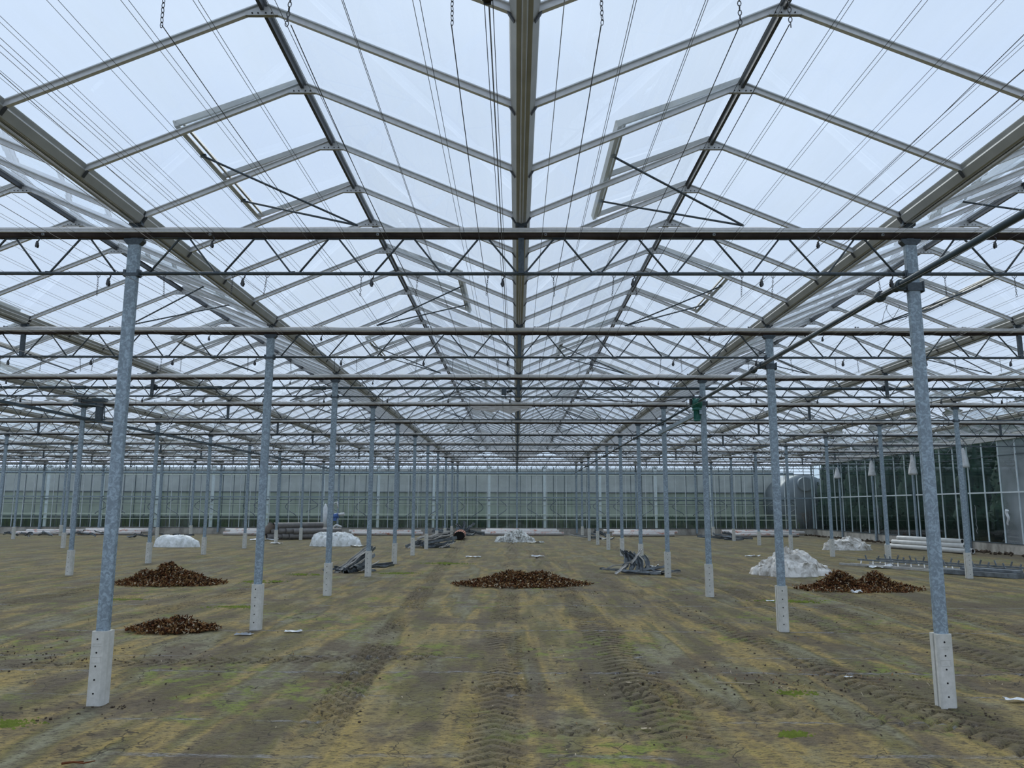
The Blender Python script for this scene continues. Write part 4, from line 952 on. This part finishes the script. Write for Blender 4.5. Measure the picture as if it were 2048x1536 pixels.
# lattice girders lying on the right
def girder(label, x, y, z, rz, L_, flat):
    t = thing('lattice_girder', label, 'girder', (x, y, z), rz)
    a = MB(); a.box((0, 0, .03), (L_, .06, .06)); a.obj('lower_chord', M['channell'], t)
    if not flat:
        a = MB(); a.box((0, .20, .17), (L_*.95, .05, .05)); a.obj('upper_chord', M['channel'], t)
        n = int(L_/.42)
        for q in range(n):
            x_ = -L_/2 + .3 + q*.42; a = MB(); a.box((x_, .12, .11), (.035, .30, .03), Matrix.Rotation(.55 if q % 2 else .45, 3, 'X') @ Matrix.Rotation(.5, 3, 'Z')); a.box((x_+.1, .24, .24), (.035, .03, .18), Matrix.Rotation(.35 if q % 2 else -.3, 3, 'Y')); a.obj('web_plate', M['channel'], t)
    return t
ang = math.atan2(-4.6, 2.0)
girder('rusty grey lattice girder on top of the stack lying near the right wall', 12.2, 23.6, .0, math.radians(-58), 5.2, False)
girder('second lattice girder lying behind in the same stack', 12.75, 23.8, .02, math.radians(-57), 4.8, False)
girder('plain pale tube lying in front of the stacked lattice girders', 11.65, 23.9, 0, math.radians(-60), 4.6, True)
a = MB(); a.box((0, 0, .06), (2.0, .5, .12)); a.box((.2, .1, .16), (1.5, .3, .06)); tag(a.obj('steel_plate_stack', M['channel'], None, (12.75, 21.9, 0)), 'flat dark steel pieces at the near end of the lattice girders', 'scrap metal').rotation_euler.z = math.radians(-58)

# pipes
def pipe(cx, cy, z, L_, r, rz, mat, label, grp, name='pipe', n=14, tilt=0):
    t = thing(name, label, 'pipe', (cx, cy, z), rz, grp); t.rotation_euler.y = tilt
    a = MB(); ri = r*.84; h = L_/2
    a.lathe([(r, -h), (r, h), (ri, h), (ri, h-.25)], (0, 0, 0), n, 0, 'X'); a.lathe([(ri, -h+.25), (ri, -h), (r, -h)], (0, 0, 0), n, 0, 'X')
    a.obj('pipe_wall', mat, t); a = MB()
    for s_ in (-1, 1): a.lathe([(ri, s_*(h-.04)), (0, s_*(h-.04))], (0, 0, 0), n, 0, 'X')
    a.obj('dark_bore', M['inside'], t); return t
for cx, cy, L_, n_, where in [(-25.7, 49.8, 4.4, 3, 'at the far wall, far left'), (-29.6, 49.5, 3.6, 2, 'at the far wall, left edge'), (-17.2, 49.6, 2.6, 3, 'at the far wall, left of the grey pipes'), (-8.4, 50.2, 4.4, 2, 'at the far wall behind the bright white sheeting'), (.2, 50.9, 4.9, 3, 'at the far wall behind the black-stained sheeting'), (7.8, 49.9, 4.3, 3, 'at the far wall between the right posts'), (15.3, 49.6, 4.6, 3, 'at the far wall near the right corner')]:
    rr = random.Random(int(cx*10))
    for q in range(n_):
        pipe(cx + rr.uniform(-.3, .3) + (.25 if q == 1 else 0), cy + q*.24 + (.1 if q == 2 else 0), .12 + (.19 if q == 2 else 0) + (.12 if q == 1 else 0), L_*rr.uniform(.9, 1.05), .115, rr.uniform(-.02, .02), M['wpipe'], f"white pipe stained with rust {where}", f"rust-stained pipes {where}")
for q, (y_, z_, rz_) in enumerate([(0, .10, 0), (.22, .10, .03), (.44, .10, -.02), (.11, .29, .02), (.33, .29, .0), (.22, .47, .03), (.66, .10, .05)]):
    pipe(17.7 + y_*1.0, 34.4 + y_*.3, z_, 5.0 - .25*q, .10, math.radians(-78) + rz_, M['wpipec'], 'long white pipe in the stack by the right wall', 'white pipes by the right wall')
for q, (x_, z_) in enumerate([(0, .16), (.36, .16), (.72, .16), (.18, .46), (.54, .46), (-.2, .48), (-.05, .76), (.9, .42), (-.36, .17)]):
    pipe(-12.35 + x_, 44.6 + x_*.5, z_, 2.9, .165, math.radians(38), M['greyp'], 'thick grey pipe in the stack by the far left posts', 'thick grey pipes in a stack')
t = thing('pipe_elbow', 'short thick brownish pipe elbow left of the grey pipe stack', 'pipe', (-13.85, 43.6, .45)); a = MB()
a.tube([(-.35, -.1, -.1), (-.05, 0, .05), (.15, .05, .22), (.25, .05, .42)], .22, 18, caps=False); a.tube([(-.02, .01, .05), (.02, .01, .10)], .235, 18); a.obj('elbow_shell', simple('brown_pipe', (.17, .14, .115), .7, 0, .2), t)
a = MB(); a.tube([(.24, .05, .38), (.245, .05, .385)], .20, 18); a.tube([(-.33, -.1, -.09), (-.335, -.1, -.095)], .20, 18); a.obj('dark_bore', M['inside'], t)
scrap(-13.9, 43.3, .9, M['whitep'], 'white film beneath the brownish pipe elbow', 40, flat=.12)
scrap(-11.9, 38.9, .4, M['sheetd'], 'pale scrap at a post foot right of the grey pipe stack', 41)
t = thing('corrugated_roll', 'rusty orange corrugated sheets bundled beside the left posts, far back', 'sheet bundle', (-3.3, 45.6, .25), math.radians(3)); a = MB()
vs_ = []; nn = 32
for j in range(2):
    for q in range(nn): r_ = .27*(1 + (.07 if q % 2 else -.05)); vs_.append((r_*1.15*math.cos(2*PI*q/nn), -1.9 + 3.8*j, r_*.82*math.sin(2*PI*q/nn)))
a.add(vs_, [(q, (q+1) % nn, nn+(q+1) % nn, nn+q) for q in range(nn)]); a.obj('sheet_shell', M['rust'], t)
a = MB(); a.add([(x*.9, -1.84, z*.9) for x, _, z in vs_[:nn]], [tuple(range(nn))]); a.obj('dark_bore', M['inside'], t)
# pump stand at the far wall
t = thing('pump_stand', 'white upright pipe with blue pump and valves by the far wall', 'pump', (-12.45, 50.9, 0))
a = MB(); a.tube([(0, 0, .25), (0, 0, 1.75)], .13, 16); a.lathe([(.13, 1.75), (.03, 2.0), (0, 2.0)], (0, 0, 0), 16); a.obj('standpipe', M['whitep'], t)
a = MB(); a.tube([(0, 0, .0), (0, 0, .26)], .12, 14); a.obj('pipe_foot', M['blk'], t)
a = MB(); a.tube([(.45, 0, 1.15), (.85, 0, 1.25)], .17, 14); a.box((.62, 0, 1.0), (.25, .25, .2)); a.obj('pump_body', M['blue'], t)
a = MB(); a.tube([(.5, 0, 1.35), (.5, 0, 2.0), (.75, 0, 2.1), (.8, 0, 1.7)], .06, 10); a.tube([(.85, 0, 1.3), (1.25, 0, 1.35)], .10, 10); a.tube([(.5, 0, .45), (.75, 0, .62), (1.1, 0, .5)], .08, 10); a.obj('pipe_fitting', M['whitep'], t)
